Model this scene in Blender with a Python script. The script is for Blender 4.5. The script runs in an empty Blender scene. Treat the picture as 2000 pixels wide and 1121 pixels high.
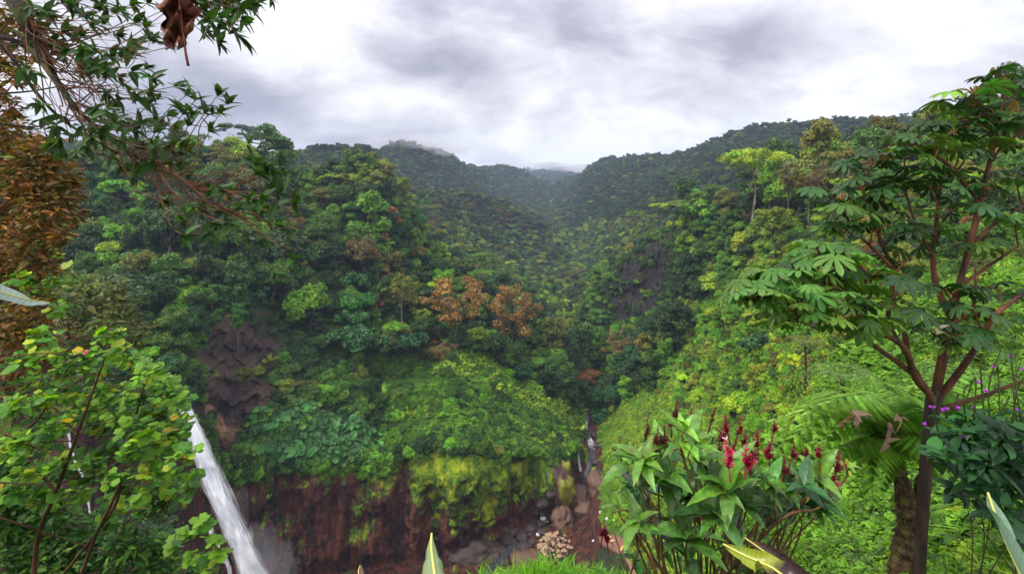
import bpy, math, random
import numpy as np
from mathutils import Vector, Matrix
rnd = random.Random(7)
RS = np.random.RandomState(11)
R = math.radians
C = bpy.context.scene.collection
S = bpy.context.scene

# ------------------------------------------------------------------ camera
cam_d = bpy.data.cameras.new('camera'); cam = bpy.data.objects.new('camera', cam_d); C.objects.link(cam)
cam_d.sensor_width = 36; cam_d.lens = 18; cam_d.shift_y = -0.080
cam_d.clip_start = 0.1; cam_d.clip_end = 30000
cam.location = (0, 0, 0); cam.rotation_euler = (R(90), 0, 0)
S.camera = cam

# ------------------------------------------------------------------ light
SUN_EL, SUN_AZ = 50, 248          # azimuth clockwise from +Y: the bright part of the cloud is high and behind on the left
w = bpy.data.worlds.new('World'); S.world = w; w.use_nodes = True
def build_world():
    nt = w.node_tree; N = nt.nodes; L = nt.links; N.clear()
    out = N.new('ShaderNodeOutputWorld'); bg = N.new('ShaderNodeBackground')
    sky = N.new('ShaderNodeTexSky'); sky.sky_type = 'NISHITA'; sky.sun_disc = False
    sky.sun_elevation = R(SUN_EL); sky.sun_rotation = R(SUN_AZ)
    tc = N.new('ShaderNodeTexCoord'); sep = N.new('ShaderNodeSeparateXYZ'); L.new(tc.outputs['Generated'], sep.inputs[0])
    # a cloud deck overhead: direction / (height + k) gives the flat layer its perspective
    addz = N.new('ShaderNodeMath'); addz.operation = 'ADD'; addz.inputs[1].default_value = 1.1; L.new(sep.outputs[2], addz.inputs[0])
    mx = N.new('ShaderNodeMath'); mx.operation = 'MAXIMUM'; mx.inputs[1].default_value = 0.08; L.new(addz.outputs[0], mx.inputs[0])
    dv = N.new('ShaderNodeVectorMath'); dv.operation = 'DIVIDE'
    cmb = N.new('ShaderNodeCombineXYZ')
    for i in range(3): L.new(mx.outputs[0], cmb.inputs[i])
    L.new(tc.outputs['Generated'], dv.inputs[0]); L.new(cmb.outputs[0], dv.inputs[1])
    def noise(scale, detail, rough, dist=0.0, off=(0, 0, 0), stretch=(1, 1, 1)):
        mp = N.new('ShaderNodeMapping'); mp.inputs['Location'].default_value = off; mp.inputs['Scale'].default_value = stretch
        L.new(dv.outputs[0], mp.inputs[0])
        n = N.new('ShaderNodeTexNoise'); n.inputs['Scale'].default_value = scale; n.inputs['Detail'].default_value = detail
        n.inputs['Roughness'].default_value = rough; n.inputs['Distortion'].default_value = dist
        L.new(mp.outputs[0], n.inputs['Vector']); return n.outputs[0]
    n1 = noise(3.3, 5, 0.5, 0.2, SKY_OFF, (.8, 1.0, 1.7)); n2 = noise(10, 7, 0.58, 0.35, (7, 2, 0), (.8, 1, 1.7))
    m = N.new('ShaderNodeMath'); m.operation = 'MULTIPLY_ADD'; m.inputs[1].default_value = 0.38; L.new(n2, m.inputs[0]); L.new(n1, m.inputs[2])
    cr = N.new('ShaderNodeValToRGB'); L.new(m.outputs[0], cr.inputs[0])
    e = cr.color_ramp.elements
    for p_, c_ in ((.55, (.26, .255, .305)), (.62, (.36, .352, .40)), (.70, (.51, .503, .535)), (.80, (.73, .73, .74))):
        el = e[0] if p_ == .55 else (e[1] if p_ == .62 else e.new(p_)); el.position = p_; el.color = (*c_, 1)
    # an overcast sky is brighter overhead than low down
    g = N.new('ShaderNodeMath'); g.operation = 'MULTIPLY_ADD'; g.inputs[1].default_value = 2.6; g.inputs[2].default_value = 0.86; g.use_clamp = False
    cl = N.new('ShaderNodeMath'); cl.operation = 'SUBTRACT'; cl.inputs[1].default_value = 0.25; L.new(sep.outputs[2], cl.inputs[0])
    c0 = N.new('ShaderNodeMath'); c0.operation = 'MAXIMUM'; c0.inputs[1].default_value = 0.0; L.new(cl.outputs[0], c0.inputs[0])
    L.new(c0.outputs[0], g.inputs[0])
    sc = N.new('ShaderNodeVectorMath'); sc.operation = 'SCALE'; L.new(cr.outputs[0], sc.inputs[0]); L.new(g.outputs[0], sc.inputs['Scale'])
    bg2 = N.new('ShaderNodeBackground'); L.new(sc.outputs[0], bg2.inputs[0]); bg2.inputs[1].default_value = 1.0
    L.new(sky.outputs[0], bg.inputs[0]); bg.inputs[1].default_value = 0.05
    mix = N.new('ShaderNodeMixShader'); mix.inputs[0].default_value = 0.93
    L.new(bg.outputs[0], mix.inputs[1]); L.new(bg2.outputs[0], mix.inputs[2]); L.new(mix.outputs[0], out.inputs[0])
SKY_OFF = (0.3, 0.2, 0.0)
build_world()
sun_d = bpy.data.lights.new('sun', 'SUN'); sun = bpy.data.objects.new('sun', sun_d); C.objects.link(sun)
sun_d.energy = 1.5; sun_d.angle = R(10); sun_d.color = (1, .95, .86)
sx, sy, sz = math.sin(R(SUN_AZ)) * math.cos(R(SUN_EL)), math.cos(R(SUN_AZ)) * math.cos(R(SUN_EL)), math.sin(R(SUN_EL))
sun.rotation_euler = Vector((sx, sy, sz)).to_track_quat('Z', 'Y').to_euler()
S.view_settings.view_transform = 'Standard'; S.view_settings.look = 'None'
S.view_settings.exposure = 1.0; S.view_settings.gamma = 1
S.render.engine = 'CYCLES'
cy = S.cycles
cy.use_denoising = True
cy.max_bounces = 5; cy.diffuse_bounces = 3; cy.glossy_bounces = 2; cy.transmission_bounces = 4
cy.volume_bounces = 0; cy.transparent_max_bounces = 12
cy.use_adaptive_sampling = True; cy.adaptive_threshold = 0.02

# ------------------------------------------------------------------ helpers
def tag(o, label=None, cat=None, group=None, kind=None):
    if label: o['label'] = label
    if cat: o['category'] = cat
    if group: o['group'] = group
    if kind: o['kind'] = kind
    return o
def empty(name, loc=(0, 0, 0), rz=0, label=None, cat=None, group=None):
    o = bpy.data.objects.new(name, None); o.empty_display_size = .3; C.objects.link(o)
    o.location = loc; o.rotation_euler = (0, 0, rz)
    return tag(o, label, cat, group)
def link(name, me, mat=None, parent=None, loc=None):
    o = bpy.data.objects.new(name, me)
    if mat is not None:
        for m in (mat if isinstance(mat, (list, tuple)) else [mat]):
            if m.name not in me.materials: me.materials.append(m)
    C.objects.link(o)
    if parent is not None: o.parent = parent
    if loc is not None: o.location = loc
    return o
class MB:
    """collects vertices, faces and a per-vertex colour, builds ONE mesh"""
    def __init__(s): s.V = []; s.F = []; s.T = []; s.M = []; s.n = 0
    def add(s, v, f, t=(1, 1, 1), m=0):
        v = np.asarray(v, float); s.V.append(v)
        f = [tuple(int(i) + s.n for i in q) for q in f]; s.F += f; s.M += [m] * len(f)
        t = np.asarray(t, float)
        s.T.append(np.tile(t, (len(v), 1)) if t.ndim == 1 else t); s.n += len(v)
    def stamp(s, tv, tf, P, RM, sc, tint, m=0, tt=None):
        """copies of a template: tv (n,3), P (k,3), RM (k,3,3), sc (k,) or (k,3), tint (k,3)"""
        k = len(P)
        if k == 0: return
        tv = np.asarray(tv, float); n = len(tv); sc = np.asarray(sc, float)
        if sc.ndim == 1: sc = sc[:, None]
        v = np.einsum('kij,knj->kni', RM, tv[None] * sc[:, None, :]) + P[:, None]
        s.V.append(v.reshape(-1, 3))
        base = s.n + np.arange(k) * n
        for q in tf:
            a = (base[:, None] + np.array(q)[None]).tolist(); s.F += [tuple(r) for r in a]
        s.M += [m] * (k * len(tf))
        t = np.repeat(np.asarray(tint, float), n, axis=0)
        if tt is not None: t = t * np.tile(np.asarray(tt), (k, 1))
        s.T.append(t); s.n += k * n
    def mesh(s, name, smooth=True):
        me = bpy.data.meshes.new(name); V = np.concatenate(s.V); T = np.concatenate(s.T)
        me.from_pydata(V.tolist(), [], s.F)
        if smooth: me.polygons.foreach_set('use_smooth', [True] * len(me.polygons))
        if max(s.M) > 0: me.polygons.foreach_set('material_index', s.M)
        a = me.color_attributes.new('tint', 'FLOAT_COLOR', 'POINT')
        a.data.foreach_set('color', np.concatenate([T, np.ones((len(T), 1))], 1).astype(np.float32).ravel())
        me.update(); return me
    def build(s, name, mat, parent=None, loc=None, smooth=True):
        return link(name, s.mesh(name, smooth), mat, parent, loc)

def hsh(ix, iy, iz, seed):
    h = (ix.astype(np.int64) * 374761393 + iy.astype(np.int64) * 668265263 + iz.astype(np.int64) * 2147483647 + seed * 1274126177) & 0xffffffff
    h = ((h ^ (h >> 13)) * 1103515245) & 0xffffffff
    h = ((h ^ (h >> 16)) * 2654435761) & 0xffffffff
    return (h & 0xffffff) / float(0xffffff)
def vnoise(x, y, z=None, seed=0):
    x = np.asarray(x, float); y = np.asarray(y, float); z = np.zeros_like(x) if z is None else np.asarray(z, float)
    ix, iy, iz = np.floor(x), np.floor(y), np.floor(z); fx, fy, fz = x - ix, y - iy, z - iz
    fx, fy, fz = [t * t * (3 - 2 * t) for t in (fx, fy, fz)]
    r = 0
    for a in (0, 1):
        for b in (0, 1):
            for c in (0, 1):
                r = r + hsh(ix + a, iy + b, iz + c, seed) * (fx if a else 1 - fx) * (fy if b else 1 - fy) * (fz if c else 1 - fz)
    return r * 2 - 1
def fbm(x, y, z=None, o=4, seed=0, g=.5):
    r = 0; a = 1; f = 1
    for i in range(o):
        r = r + a * vnoise(x * f, y * f, None if z is None else z * f, seed + i * 17); a *= g; f *= 2.03
    return r
def sstep(a, b, x):
    t = np.clip((x - a) / (b - a), 0, 1); return t * t * (3 - 2 * t)

# ------------------------------------------------------------------ terrain
F_, YH = 1000.0, 400.0
# each row: column of the view -> feature line points (distance, height above the eye)
# near, rim, floor, foot, cliff top, break, mid, crest, crest b, dip, foot 2, crest 2, dip 2, crest 3, dip 3, crest 4
COL = {
 -500: [(1.5,-1.7),(9,-7),(30,-88),(95,-95),(101,-40),(112,-34),(145,-22),(195,2),(215,5),(300,-5),(450,10),(600,60),(900,40),(1500,105),(2500,60),(4500,120)],
 0:    [(1.5,-1.7),(9,-7),(30,-88),(98,-95),(104,-39),(115,-34),(150,-21),(200,2),(215,4),(300,-5),(450,10),(600,60),(900,40),(1500,105),(2500,60),(4500,120)],
 150:  [(1.5,-1.7),(9,-7.5),(30,-88),(100,-95),(106,-38),(116,-36),(150,-20),(200,8),(220,8),(300,-5),(450,10),(600,60),(900,40),(1500,105),(2500,60),(4500,120)],
 300:  [(1.5,-1.7),(7,-6),(30,-88),(104,-95),(110,-41),(117,-40),(142,-28),(210,17),(235,17),(330,-5),(450,10),(600,55),(900,40),(1500,100),(2500,60),(4500,120)],
 345:  [(1.5,-1.7),(6,-5.5),(30,-88),(106,-95),(113,-43),(119,-42),(141,-32),(213,17),(238,16),(330,-5),(450,10),(610,58),(900,40),(1500,100),(2500,60),(4500,120)],
 400:  [(1.5,-1.7),(5,-4.5),(30,-88),(114,-95),(123,-59),(126,-49),(140,-31),(216,14),(240,12),(340,-5),(460,12),(620,58),(900,40),(1500,100),(2500,60),(4500,120)],
 450:  [(1.5,-1.7),(4,-4),(30,-88),(120,-95),(127,-66),(133,-52),(142,-33),(220,9),(245,8),(340,-5),(470,14),(630,60),(900,40),(1450,100),(2500,60),(4500,120)],
 600:  [(1.5,-1.7),(4,-3.6),(30,-88),(128,-95),(134,-66),(151,-52),(180,-38),(232,-2),(255,-4),(360,-20),(480,15),(650,63),(900,40),(1400,90),(2500,60),(4500,120)],
 720:  [(1.5,-1.7),(4,-3.6),(30,-88),(133,-95),(140,-68),(160,-60),(190,-40),(258,17),(283,10),(370,-20),(480,10),(640,62),(900,50),(1300,108),(2500,80),(4500,120)],
 800:  [(1.5,-1.7),(4,-3.6),(30,-88),(137,-95),(143,-69),(170,-61),(200,-44),(265,-12),(290,-18),(380,-35),(480,-15),(610,22),(900,20),(1300,140),(2500,100),(4500,120)],
 900:  [(1.5,-1.7),(4,-3.6),(30,-88),(140,-97),(146,-66.5),(183,-57),(215,-52),(255,-43),(285,-52),(360,-50),(450,-30),(660,3),(1000,0),(1600,118),(2600,100),(4500,150)],
 1000: [(1.5,-1.7),(5,-3.7),(30,-88),(146,-96),(152,-74),(192,-72),(222,-68),(248,-62),(285,-66),(330,-62),(500,-55),(800,-4),(1100,-15),(2300,128),(3000,110),(4500,240)],
 1050: [(1.5,-1.7),(5,-3.7),(30,-88),(150,-95),(157,-77),(194,-76),(220,-74),(247,-70),(290,-74),(350,-72),(520,-65),(800,-34),(1200,-40),(2000,66),(3000,100),(4500,270)],
 1090: [(1.5,-1.7),(5,-3.7),(30,-86),(157,-95),(163,-80),(196,-81),(222,-79),(247,-77),(295,-79),(370,-74),(560,-68),(860,-50),(1200,-42),(1700,-8),(3000,100),(4500,268)],
 1120: [(1.5,-1.7),(5,-3.8),(35,-84),(172,-95),(178,-84.5),(200,-87),(225,-87),(246,-87),(310,-84),(400,-77),(620,-71),(950,-48),(1300,-12),(1600,46),(3000,100),(4500,262)],
 1150: [(1.5,-1.7),(5,-3.8),(50,-82),(172,-95),(190,-94.5),(216,-94),(240,-91),(262,-88),(330,-75),(450,-72),(650,-62),(950,-22),(1200,14),(1500,90),(3000,100),(4500,220)],
 1180: [(1.5,-1.7),(5,-3.8),(60,-80),(122,-78),(150,-84),(205,-93),(228,-87),(285,-72),(300,-46),(420,-66),(620,-50),(920,-4),(1150,32),(1450,112),(3000,100),(4500,200)],
 1200: [(1.5,-1.7),(5,-3.8),(60,-78),(115,-76),(142,-77),(198,-91),(226,-84),(288,-68),(303,-38),(410,-60),(600,-40),(900,10),(1100,44),(1400,124),(3000,100),(4500,200)],
 1250: [(1.5,-1.7),(6,-5),(55,-76),(104,-72),(130,-70),(182,-80),(215,-74),(266,-62),(284,-24),(400,-50),(600,-20),(850,27),(1050,62),(1300,110),(3000,100),(4500,200)],
 1350: [(1.5,-1.7),(8,-6.5),(50,-66),(88,-62),(112,-62),(160,-68),(200,-62),(236,-43),(262,-8),(360,-30),(550,10),(750,48),(900,75),(1150,117),(3000,100),(4500,200)],
 1420: [(1.5,-1.7),(12,-7.4),(42,-48),(78,-54),(103,-52),(142,-54),(178,-46),(214,-28),(238,-3),(340,-20),(520,18),(700,58),(840,90),(1050,133),(3000,100),(4500,200)],
 1500: [(1.5,-1.7),(18,-8.7),(37,-30),(70,-43),(95,-41),(125,-38),(155,-28),(190,-12),(215,0),(320,-5),(480,25),(650,68),(750,88),(900,118),(3000,100),(4500,200)],
 1600: [(1.5,-1.7),(25,-10),(35,-18),(60,-27),(80,-26),(105,-23),(130,-13),(160,-2),(185,7),(290,0),(430,35),(600,70),(700,95),(850,130),(3000,100),(4500,200)],
 1700: [(1.5,-1.7),(30,-9.6),(38,-12),(50,-13),(65,-12),(85,-9),(110,-3),(140,5),(165,10),(260,5),(400,40),(550,70),(650,92),(800,119),(3000,100),(4500,200)],
 1850: [(1.5,-1.7),(28,-7),(36,-8),(50,-8),(65,-6),(85,-2),(110,5),(140,14),(165,20),(260,18),(400,50),(550,78),(650,95),(800,110),(3000,100),(4500,200)],
 2000: [(1.5,-1.7),(25,-5),(35,-5.5),(50,-5),(65,-2),(85,3),(110,10),(140,20),(165,27),(260,30),(400,60),(550,82),(650,95),(800,110),(3000,100),(4500,200)],
 2500: [(1.5,-1.7),(25,-4),(35,-4),(50,-3),(65,0),(85,5),(110,12),(140,22),(165,30),(260,34),(400,60),(550,82),(650,95),(800,110),(3000,100),(4500,200)],
}
for _c in COL:      # the far ranges stand closer together than first measured
    _r = [(y, z) if y <= 560 else (560 + (y - 560) * .6, z * (560 + (y - 560) * .6) / y) for y, z in COL[_c]]
    if 800 <= _c <= 1150: _r = [(y * 1.16, z * 1.16) if i in (9, 10) else (y, z) for i, (y, z) in enumerate(_r)]
    COL[_c] = _r
SEG = [26, 16, 10, 110, 60, 50, 46, 36, 12, 20, 40, 20, 40, 8, 20]
def gsm(a, sg):
    r = int(sg * 3) + 1; k = np.exp(-.5 * (np.arange(-r, r + 1) / sg) ** 2); k /= k.sum()
    return np.convolve(np.pad(a, r, mode='edge'), k, mode='valid')
PXS = np.arange(-500, 2501, 4.0)
_keys = sorted(COL)
KY = np.stack([gsm(np.interp(PXS, _keys, [COL[c][k][0] for c in _keys]), 4) for k in range(16)])
KZ = np.stack([gsm(np.interp(PXS, _keys, [COL[c][k][1] for c in _keys]), 4) for k in range(16)])
tk = np.concatenate([np.arange(n) / n + i for i, n in enumerate(SEG)] + [[15.0]])
def _catm(K, t):
    i = np.minimum(t.astype(int), 14); f = (t - i)[:, None]
    lin = K[i] * (1 - f) + K[i + 1] * f
    return lin
TY = _catm(KY, tk); TZ = _catm(KZ, tk)
for _ in range(2):      # round the profile a little along the view, except the cliffs
    for A in (TY, TZ):
        B = A.copy(); B[2:-2] = (A[:-4] + 2 * A[1:-3] + 3 * A[2:-2] + 2 * A[3:-1] + A[4:]) / 9; A[:] = B
TX = (PXS[None] - 1000) / F_ * TY
TKK = np.repeat(tk[:, None], len(PXS), 1); TP = np.repeat(PXS[None], len(tk), 0)
# the bank at the lower right sags below the straight line to its rim; the knoll above the cliff is rounded
TZ -= 3.3 * np.sin(np.pi * np.clip(TKK, 0, 1) ** .6) * (TKK < 1) * sstep(1330, 1480, TP)
TZ += 3.6 * np.exp(-((TP - 900) / 105) ** 2 - ((TKK - 4.75) / .45) ** 2) - 3.0 * np.exp(-((TP - 740) / 45) ** 2 - ((TKK - 4.6) / .6) ** 2)
# natural roughness: gullies and spurs, scaled with the size of the hills
amp = np.interp(TY, [0, 30, 90, 140, 260, 500, 1000, 4000], [.12, .5, .5, 1.0, 4, 9, 20, 45])
wl = np.interp(TY, [0, 30, 90, 140, 260, 500, 1000, 4000], [3, 8, 12, 22, 55, 100, 200, 500])
nz = np.zeros_like(TY)
for lam, lo, hi, sd in ((4, 0, 60, 1), (14, 20, 220, 2), (45, 130, 600, 3), (120, 400, 5000, 4), (320, 900, 9000, 5)):
    wgt = sstep(lo * .7, lo * 1.1 + 1, TY) * (1 - sstep(hi * .8, hi * 1.3, TY))
    rid = 1 - 2 * np.abs(fbm(TX / lam, TY / lam * .8, None, 4, sd))
    nz += wgt * rid * lam * (.13 if lam == 14 else .078)
flat = np.clip(sstep(0, 1.6, np.abs(TP - 1150) / 30) , 0, 1)           # keep the stream bed level
nz *= np.where((TKK > 2.0) & (TKK < 6.5), .25 + .75 * flat * (TP > 0), 1)
nz *= np.where((TKK > 2.6) & (TKK < 4.3), .35, 1)
TZ2 = TZ + nz
# cliff faces pushed in and out: upright ribs, ledges and boulders
cl = np.exp(-((TKK - 3.5) / .52) ** 4) * sstep(1190, 1120, TP)
cl2 = np.exp(-((TKK - 5.2) / .9) ** 4) * np.exp(-((TP - 470) / 95) ** 4)
cl3 = np.exp(-((TKK - 7.45) / .5) ** 4) * np.exp(-((TP - 1240) / 120) ** 4)
clm = np.clip(cl + cl2 + cl3, 0, 1)
blk = sstep(740, 860, TP) + (cl2 + cl3)
rib = fbm(TX / 5.0, TZ / 55, None, 5, 31, .6) * 2.8 + (1 - 2 * np.abs(fbm(TX / 3.4, TZ / 4.2, TY / 9, 4, 37))) * (.28 + .55 * np.clip(blk, 0, 1)) + fbm(TX / .9, TZ / 1.6, None, 3, 41) * .25
rib = rib + (cl2 + cl3) * ((1 - 2 * np.abs(fbm(TX / 6, TZ / 7, TY / 6, 3, 43))) * 2.0 + (1 - 2 * np.abs(fbm(TX / 2, TZ / 3.2, None, 3, 47))) * .8)
rib = rib - np.abs(vnoise(TX / 9, TZ / 22, None, 53)) * 1.2
bulge = 9.0 * np.exp(-((TP - 935) / 110) ** 2 - ((TZ + 75) / 11) ** 2) + 3.0 * np.exp(-((TP - 1085) / 26) ** 2 - ((TZ + 83) / 8) ** 2) - 3.5 * np.exp(-((TP - 1042) / 12) ** 2) - 4 * np.exp(-((TP - 690) / 40) ** 2 - ((TZ + 97) / 5) ** 2)
lump = (fbm(TX / 13, TZ / 9, None, 3, 61)) * 2.5
calm = 1 - .15 * np.exp(-((TP - 940) / 110) ** 4) * cl
push = clm * (rib + lump) * calm + cl * bulge
TY2 = TY - push
TX2 = TX - push * (PXS[None] - 1000) / F_ * .6
TPY = YH - TZ2 / TY2 * F_

def zcol(px):
    c = (np.clip(px, -500, 2500) + 500) / 4; i = int(min(c, len(PXS) - 2)); f = c - i
    return TY2[:, i] * (1 - f) + TY2[:, i + 1] * f, TZ2[:, i] * (1 - f) + TZ2[:, i + 1] * f
def zat(x, y):
    Yc, Zc = zcol(1000 + x / y * F_)
    return float(np.interp(y, np.maximum.accumulate(Yc), Zc))
def pick(px, py, ymin=0):
    """where the line of sight through a point of the view meets the ground"""
    Yc, Zc = zcol(px); p = YH - Zc / Yc * F_
    ok = np.where((p <= py) & (Yc > ymin))[0]
    if len(ok) == 0: i = len(p) - 1
    else: i = ok[0]
    if i > 0 and p[i - 1] > py and p[i - 1] != p[i]:
        f = (p[i - 1] - py) / (p[i - 1] - p[i]); y = Yc[i - 1] * (1 - f) + Yc[i] * f; z = Zc[i - 1] * (1 - f) + Zc[i] * f
    else: y, z = Yc[i], Zc[i]
    return np.array([(px - 1000) / F_ * y, y, z])
def at(px, py, y):
    return np.array([(px - 1000) / F_ * y, y, (YH - py) / F_ * y])
# ------------------------------------------------------------------ ground materials
def nodes(name):
    m = bpy.data.materials.new(name); m.use_nodes = True
    nt = m.node_tree; nt.nodes.clear(); return m, nt, nt.nodes, nt.links
class NB:
    """small node builder"""
    def __init__(s, name):
        s.m, s.nt, s.N, s.L = nodes(name); s.out = s.N.new('ShaderNodeOutputMaterial')
        s.tc = s.N.new('ShaderNodeTexCoord')
    def noise(s, scale, detail=4, rough=.55, stretch=None, vec=None, dist=0, out=0):
        v = vec or s.tc.outputs['Object']
        if stretch:
            mp = s.N.new('ShaderNodeMapping'); mp.inputs['Scale'].default_value = stretch; s.L.new(v, mp.inputs[0]); v = mp.outputs[0]
        n = s.N.new('ShaderNodeTexNoise'); n.inputs['Scale'].default_value = scale; n.inputs['Detail'].default_value = detail
        n.inputs['Roughness'].default_value = rough; n.inputs['Distortion'].default_value = dist; s.L.new(v, n.inputs['Vector']); return n.outputs[out]
    def voro(s, scale, feature='F1', stretch=None, out=0):
        v = s.tc.outputs['Object']
        if stretch:
            mp = s.N.new('ShaderNodeMapping'); mp.inputs['Scale'].default_value = stretch; s.L.new(v, mp.inputs[0]); v = mp.outputs[0]
        n = s.N.new('ShaderNodeTexVoronoi'); n.feature = feature; n.inputs['Scale'].default_value = scale; s.L.new(v, n.inputs['Vector']); return n.outputs[out]
    def ramp(s, x, *stops):
        r = s.N.new('ShaderNodeValToRGB'); e = r.color_ramp.elements
        for i, (p, c) in enumerate(stops):
            el = e[i] if i < 2 else e.new(p)
            el.position = p; el.color = (*c, 1) if hasattr(c, '__len__') else (c, c, c, 1)
        s.L.new(x, r.inputs[0]); return r.outputs[0]
    def math(s, op, a, b=None, clamp=False):
        n = s.N.new('ShaderNodeMath'); n.operation = op; n.use_clamp = clamp
        for i, x in enumerate((a, b)):
            if x is None: continue
            if isinstance(x, (int, float)): n.inputs[i].default_value = x
            else: s.L.new(x, n.inputs[i])
        return n.outputs[0]
    def mix(s, f, a, b, mode='MIX'):
        n = s.N.new('ShaderNodeMix'); n.data_type = 'RGBA'; n.blend_type = mode; n.clamp_factor = True
        for i, x in ((0, f), (6, a), (7, b)):
            if isinstance(x, (int, float)): n.inputs[i].default_value = x
            elif isinstance(x, tuple): n.inputs[i].default_value = (*x, 1) if len(x) == 3 else x
            else: s.L.new(x, n.inputs[i])
        return n.outputs[2]
    def attr(s, name, typ='GEOMETRY', out=0):
        n = s.N.new('ShaderNodeAttribute'); n.attribute_name = name; n.attribute_type = typ; return n.outputs[out]
    def bump(s, h, strength=.5, dist=.1, normal=None):
        n = s.N.new('ShaderNodeBump'); n.inputs['Strength'].default_value = strength; n.inputs['Distance'].default_value = dist
        s.L.new(h, n.inputs['Height'])
        if normal: s.L.new(normal, n.inputs['Normal'])
        return n.outputs[0]
    def pbr(s, col, rough=.7, normal=None, spec=.5, **kw):
        b = s.N.new('ShaderNodeBsdfPrincipled')
        for k, x in (('Base Color', col), ('Roughness', rough)):
            if isinstance(x, (int, float)): b.inputs[k].default_value = x
            elif isinstance(x, tuple): b.inputs[k].default_value = (*x, 1)
            else: s.L.new(x, b.inputs[k])
        b.inputs['Specular IOR Level'].default_value = spec
        for k, x in kw.items():
            if isinstance(x, (int, float)): b.inputs[k].default_value = x
            else: s.L.new(x, b.inputs[k])
        if normal: s.L.new(normal, b.inputs['Normal'])
        return b.outputs[0]
    def done(s, sh): s.L.new(sh, s.out.inputs[0]); return s.m

def ground_material():
    b = NB('ground_cover')
    mk = b.attr('mask'); sep = b.N.new('ShaderNodeSeparateColor'); b.L.new(mk, sep.inputs[0])
    rock, moss, grey = sep.outputs[0], sep.outputs[1], sep.outputs[2]
    gr = b.attr('grass', out=2)
    soil = b.ramp(b.noise(.6, 6), (.3, (.018, .026, .008)), (.7, (.05, .06, .018)))
    lawn = b.ramp(b.noise(.9, 8, .7), (.3, (.05, .12, .012)), (.5, (.09, .19, .018)), (.72, (.16, .27, .03)))
    # reddish volcanic rock with upright stains
    st = b.noise(.34, 8, .66, (1, 1, .14), dist=1.3); fine = b.noise(3.2, 8, .65)
    red = b.ramp(st, (.36, (.008, .005, .005)), (.45, (.035, .015, .010)), (.53, (.10, .030, .014)), (.60, (.13, .05, .03)), (.68, (.025, .015, .014)))
    red = b.mix(1., red, (1.35, 1.05, .95), 'MULTIPLY'); red = b.mix(.7, red, b.ramp(fine, (.3, .35), (.7, 1.5)), 'MULTIPLY')
    col = b.ramp(b.noise(1.1, 8, .72, (1.3, 1.3, .26), dist=.5), (.42, (.005, .004, .006)), (.53, (.020, .013, .016)), (.60, (.055, .032, .030)), (.68, (.16, .10, .085)), (.76, (.36, .31, .33)))
    col = b.mix(.6, col, b.ramp(fine, (.3, .4), (.7, 1.4)), 'MULTIPLY')
    vn = b.N.new('ShaderNodeVectorMath'); vn.operation = 'ADD'; b.L.new(b.tc.outputs['Object'], vn.inputs[0]); nz_ = b.N.new('ShaderNodeTexNoise'); nz_.inputs['Scale'].default_value = .5; nz_.inputs['Detail'].default_value = 5; b.L.new(b.tc.outputs['Object'], nz_.inputs['Vector'])
    ns_ = b.N.new('ShaderNodeVectorMath'); ns_.operation = 'SCALE'; ns_.inputs['Scale'].default_value = 3.0; b.L.new(nz_.outputs['Color'], ns_.inputs[0]); b.L.new(ns_.outputs[0], vn.inputs[1])
    mp_ = b.N.new('ShaderNodeMapping'); mp_.inputs['Scale'].default_value = (1, 1, .42); b.L.new(vn.outputs[0], mp_.inputs[0]); vo_ = b.N.new('ShaderNodeTexVoronoi'); vo_.feature = 'DISTANCE_TO_EDGE'; vo_.inputs['Scale'].default_value = .48; b.L.new(mp_.outputs[0], vo_.inputs['Vector'])
    crack = b.ramp(vo_.outputs['Distance'], (.0, .22), (.09, 1.))
    red = b.mix(.85, red, crack, 'MULTIPLY'); col = b.mix(.7, col, crack, 'MULTIPLY')
    warm = b.mix(.8, (.40, .20, .125), b.ramp(fine, (.3, .35), (.7, 1.5)), 'MULTIPLY')
    col = b.mix(b.attr('warm', out=2), col, warm)
    rk = b.mix(grey, red, col)
    # moss: yellow green cushions
    mn = b.noise(.75, 7, .62); mf = b.noise(4.5, 6, .7)
    mth = b.math('ADD', moss, b.math('MULTIPLY', b.math('SUBTRACT', mn, .5), 1.5))
    mth = b.math('ADD', mth, b.math('MULTIPLY', b.math('SUBTRACT', mf, .5), .9))
    geo = b.N.new('ShaderNodeNewGeometry'); sz_ = b.N.new('ShaderNodeSeparateXYZ'); b.L.new(geo.outputs['Normal'], sz_.inputs[0])
    mth = b.math('ADD', mth, b.math('MULTIPLY', b.math('SUBTRACT', sz_.outputs[2], .2), b.math('SUBTRACT', .55, b.math('MULTIPLY', grey, .5))))
    mmask = b.ramp(mth, (.38, 0.), (.66, 1.))
    mcol = b.ramp(b.noise(.35, 6, .6), (.36, (.035, .09, .004)), (.5, (.13, .23, .005)), (.62, (.32, .38, .008)))
    mcol = b.mix(.75, mcol, b.ramp(mf, (.3, .4), (.7, 1.45)), 'MULTIPLY')
    mcol = b.mix(1., mcol, b.ramp(mth, (.42, (.5, .58, .6)), (.78, (1.2, 1.12, 1.))), 'MULTIPLY')
    rk = b.mix(mmask, rk, mcol)
    base = b.mix(gr, soil, lawn)
    edge = b.ramp(b.math('ADD', rock, b.math('MULTIPLY', b.math('SUBTRACT', b.noise(1.3, 6, .7), .5), .9)), (.4, 0.), (.6, 1.))
    c = b.mix(edge, base, rk)
    ro = b.math('SUBTRACT', .95, b.math('MULTIPLY', edge, b.math('MULTIPLY', b.math('SUBTRACT', 1.0, mmask), .45)))
    h = b.math('ADD', b.math('MULTIPLY', b.noise(1.4, 9, .70, (1, 1, .7)), 1.8), b.math('MULTIPLY', crack, .55))
    nm = b.bump(h, .9, .7)
    return b.done(b.pbr(c, ro, nm, .4))
NR, NC = TY.shape
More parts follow.
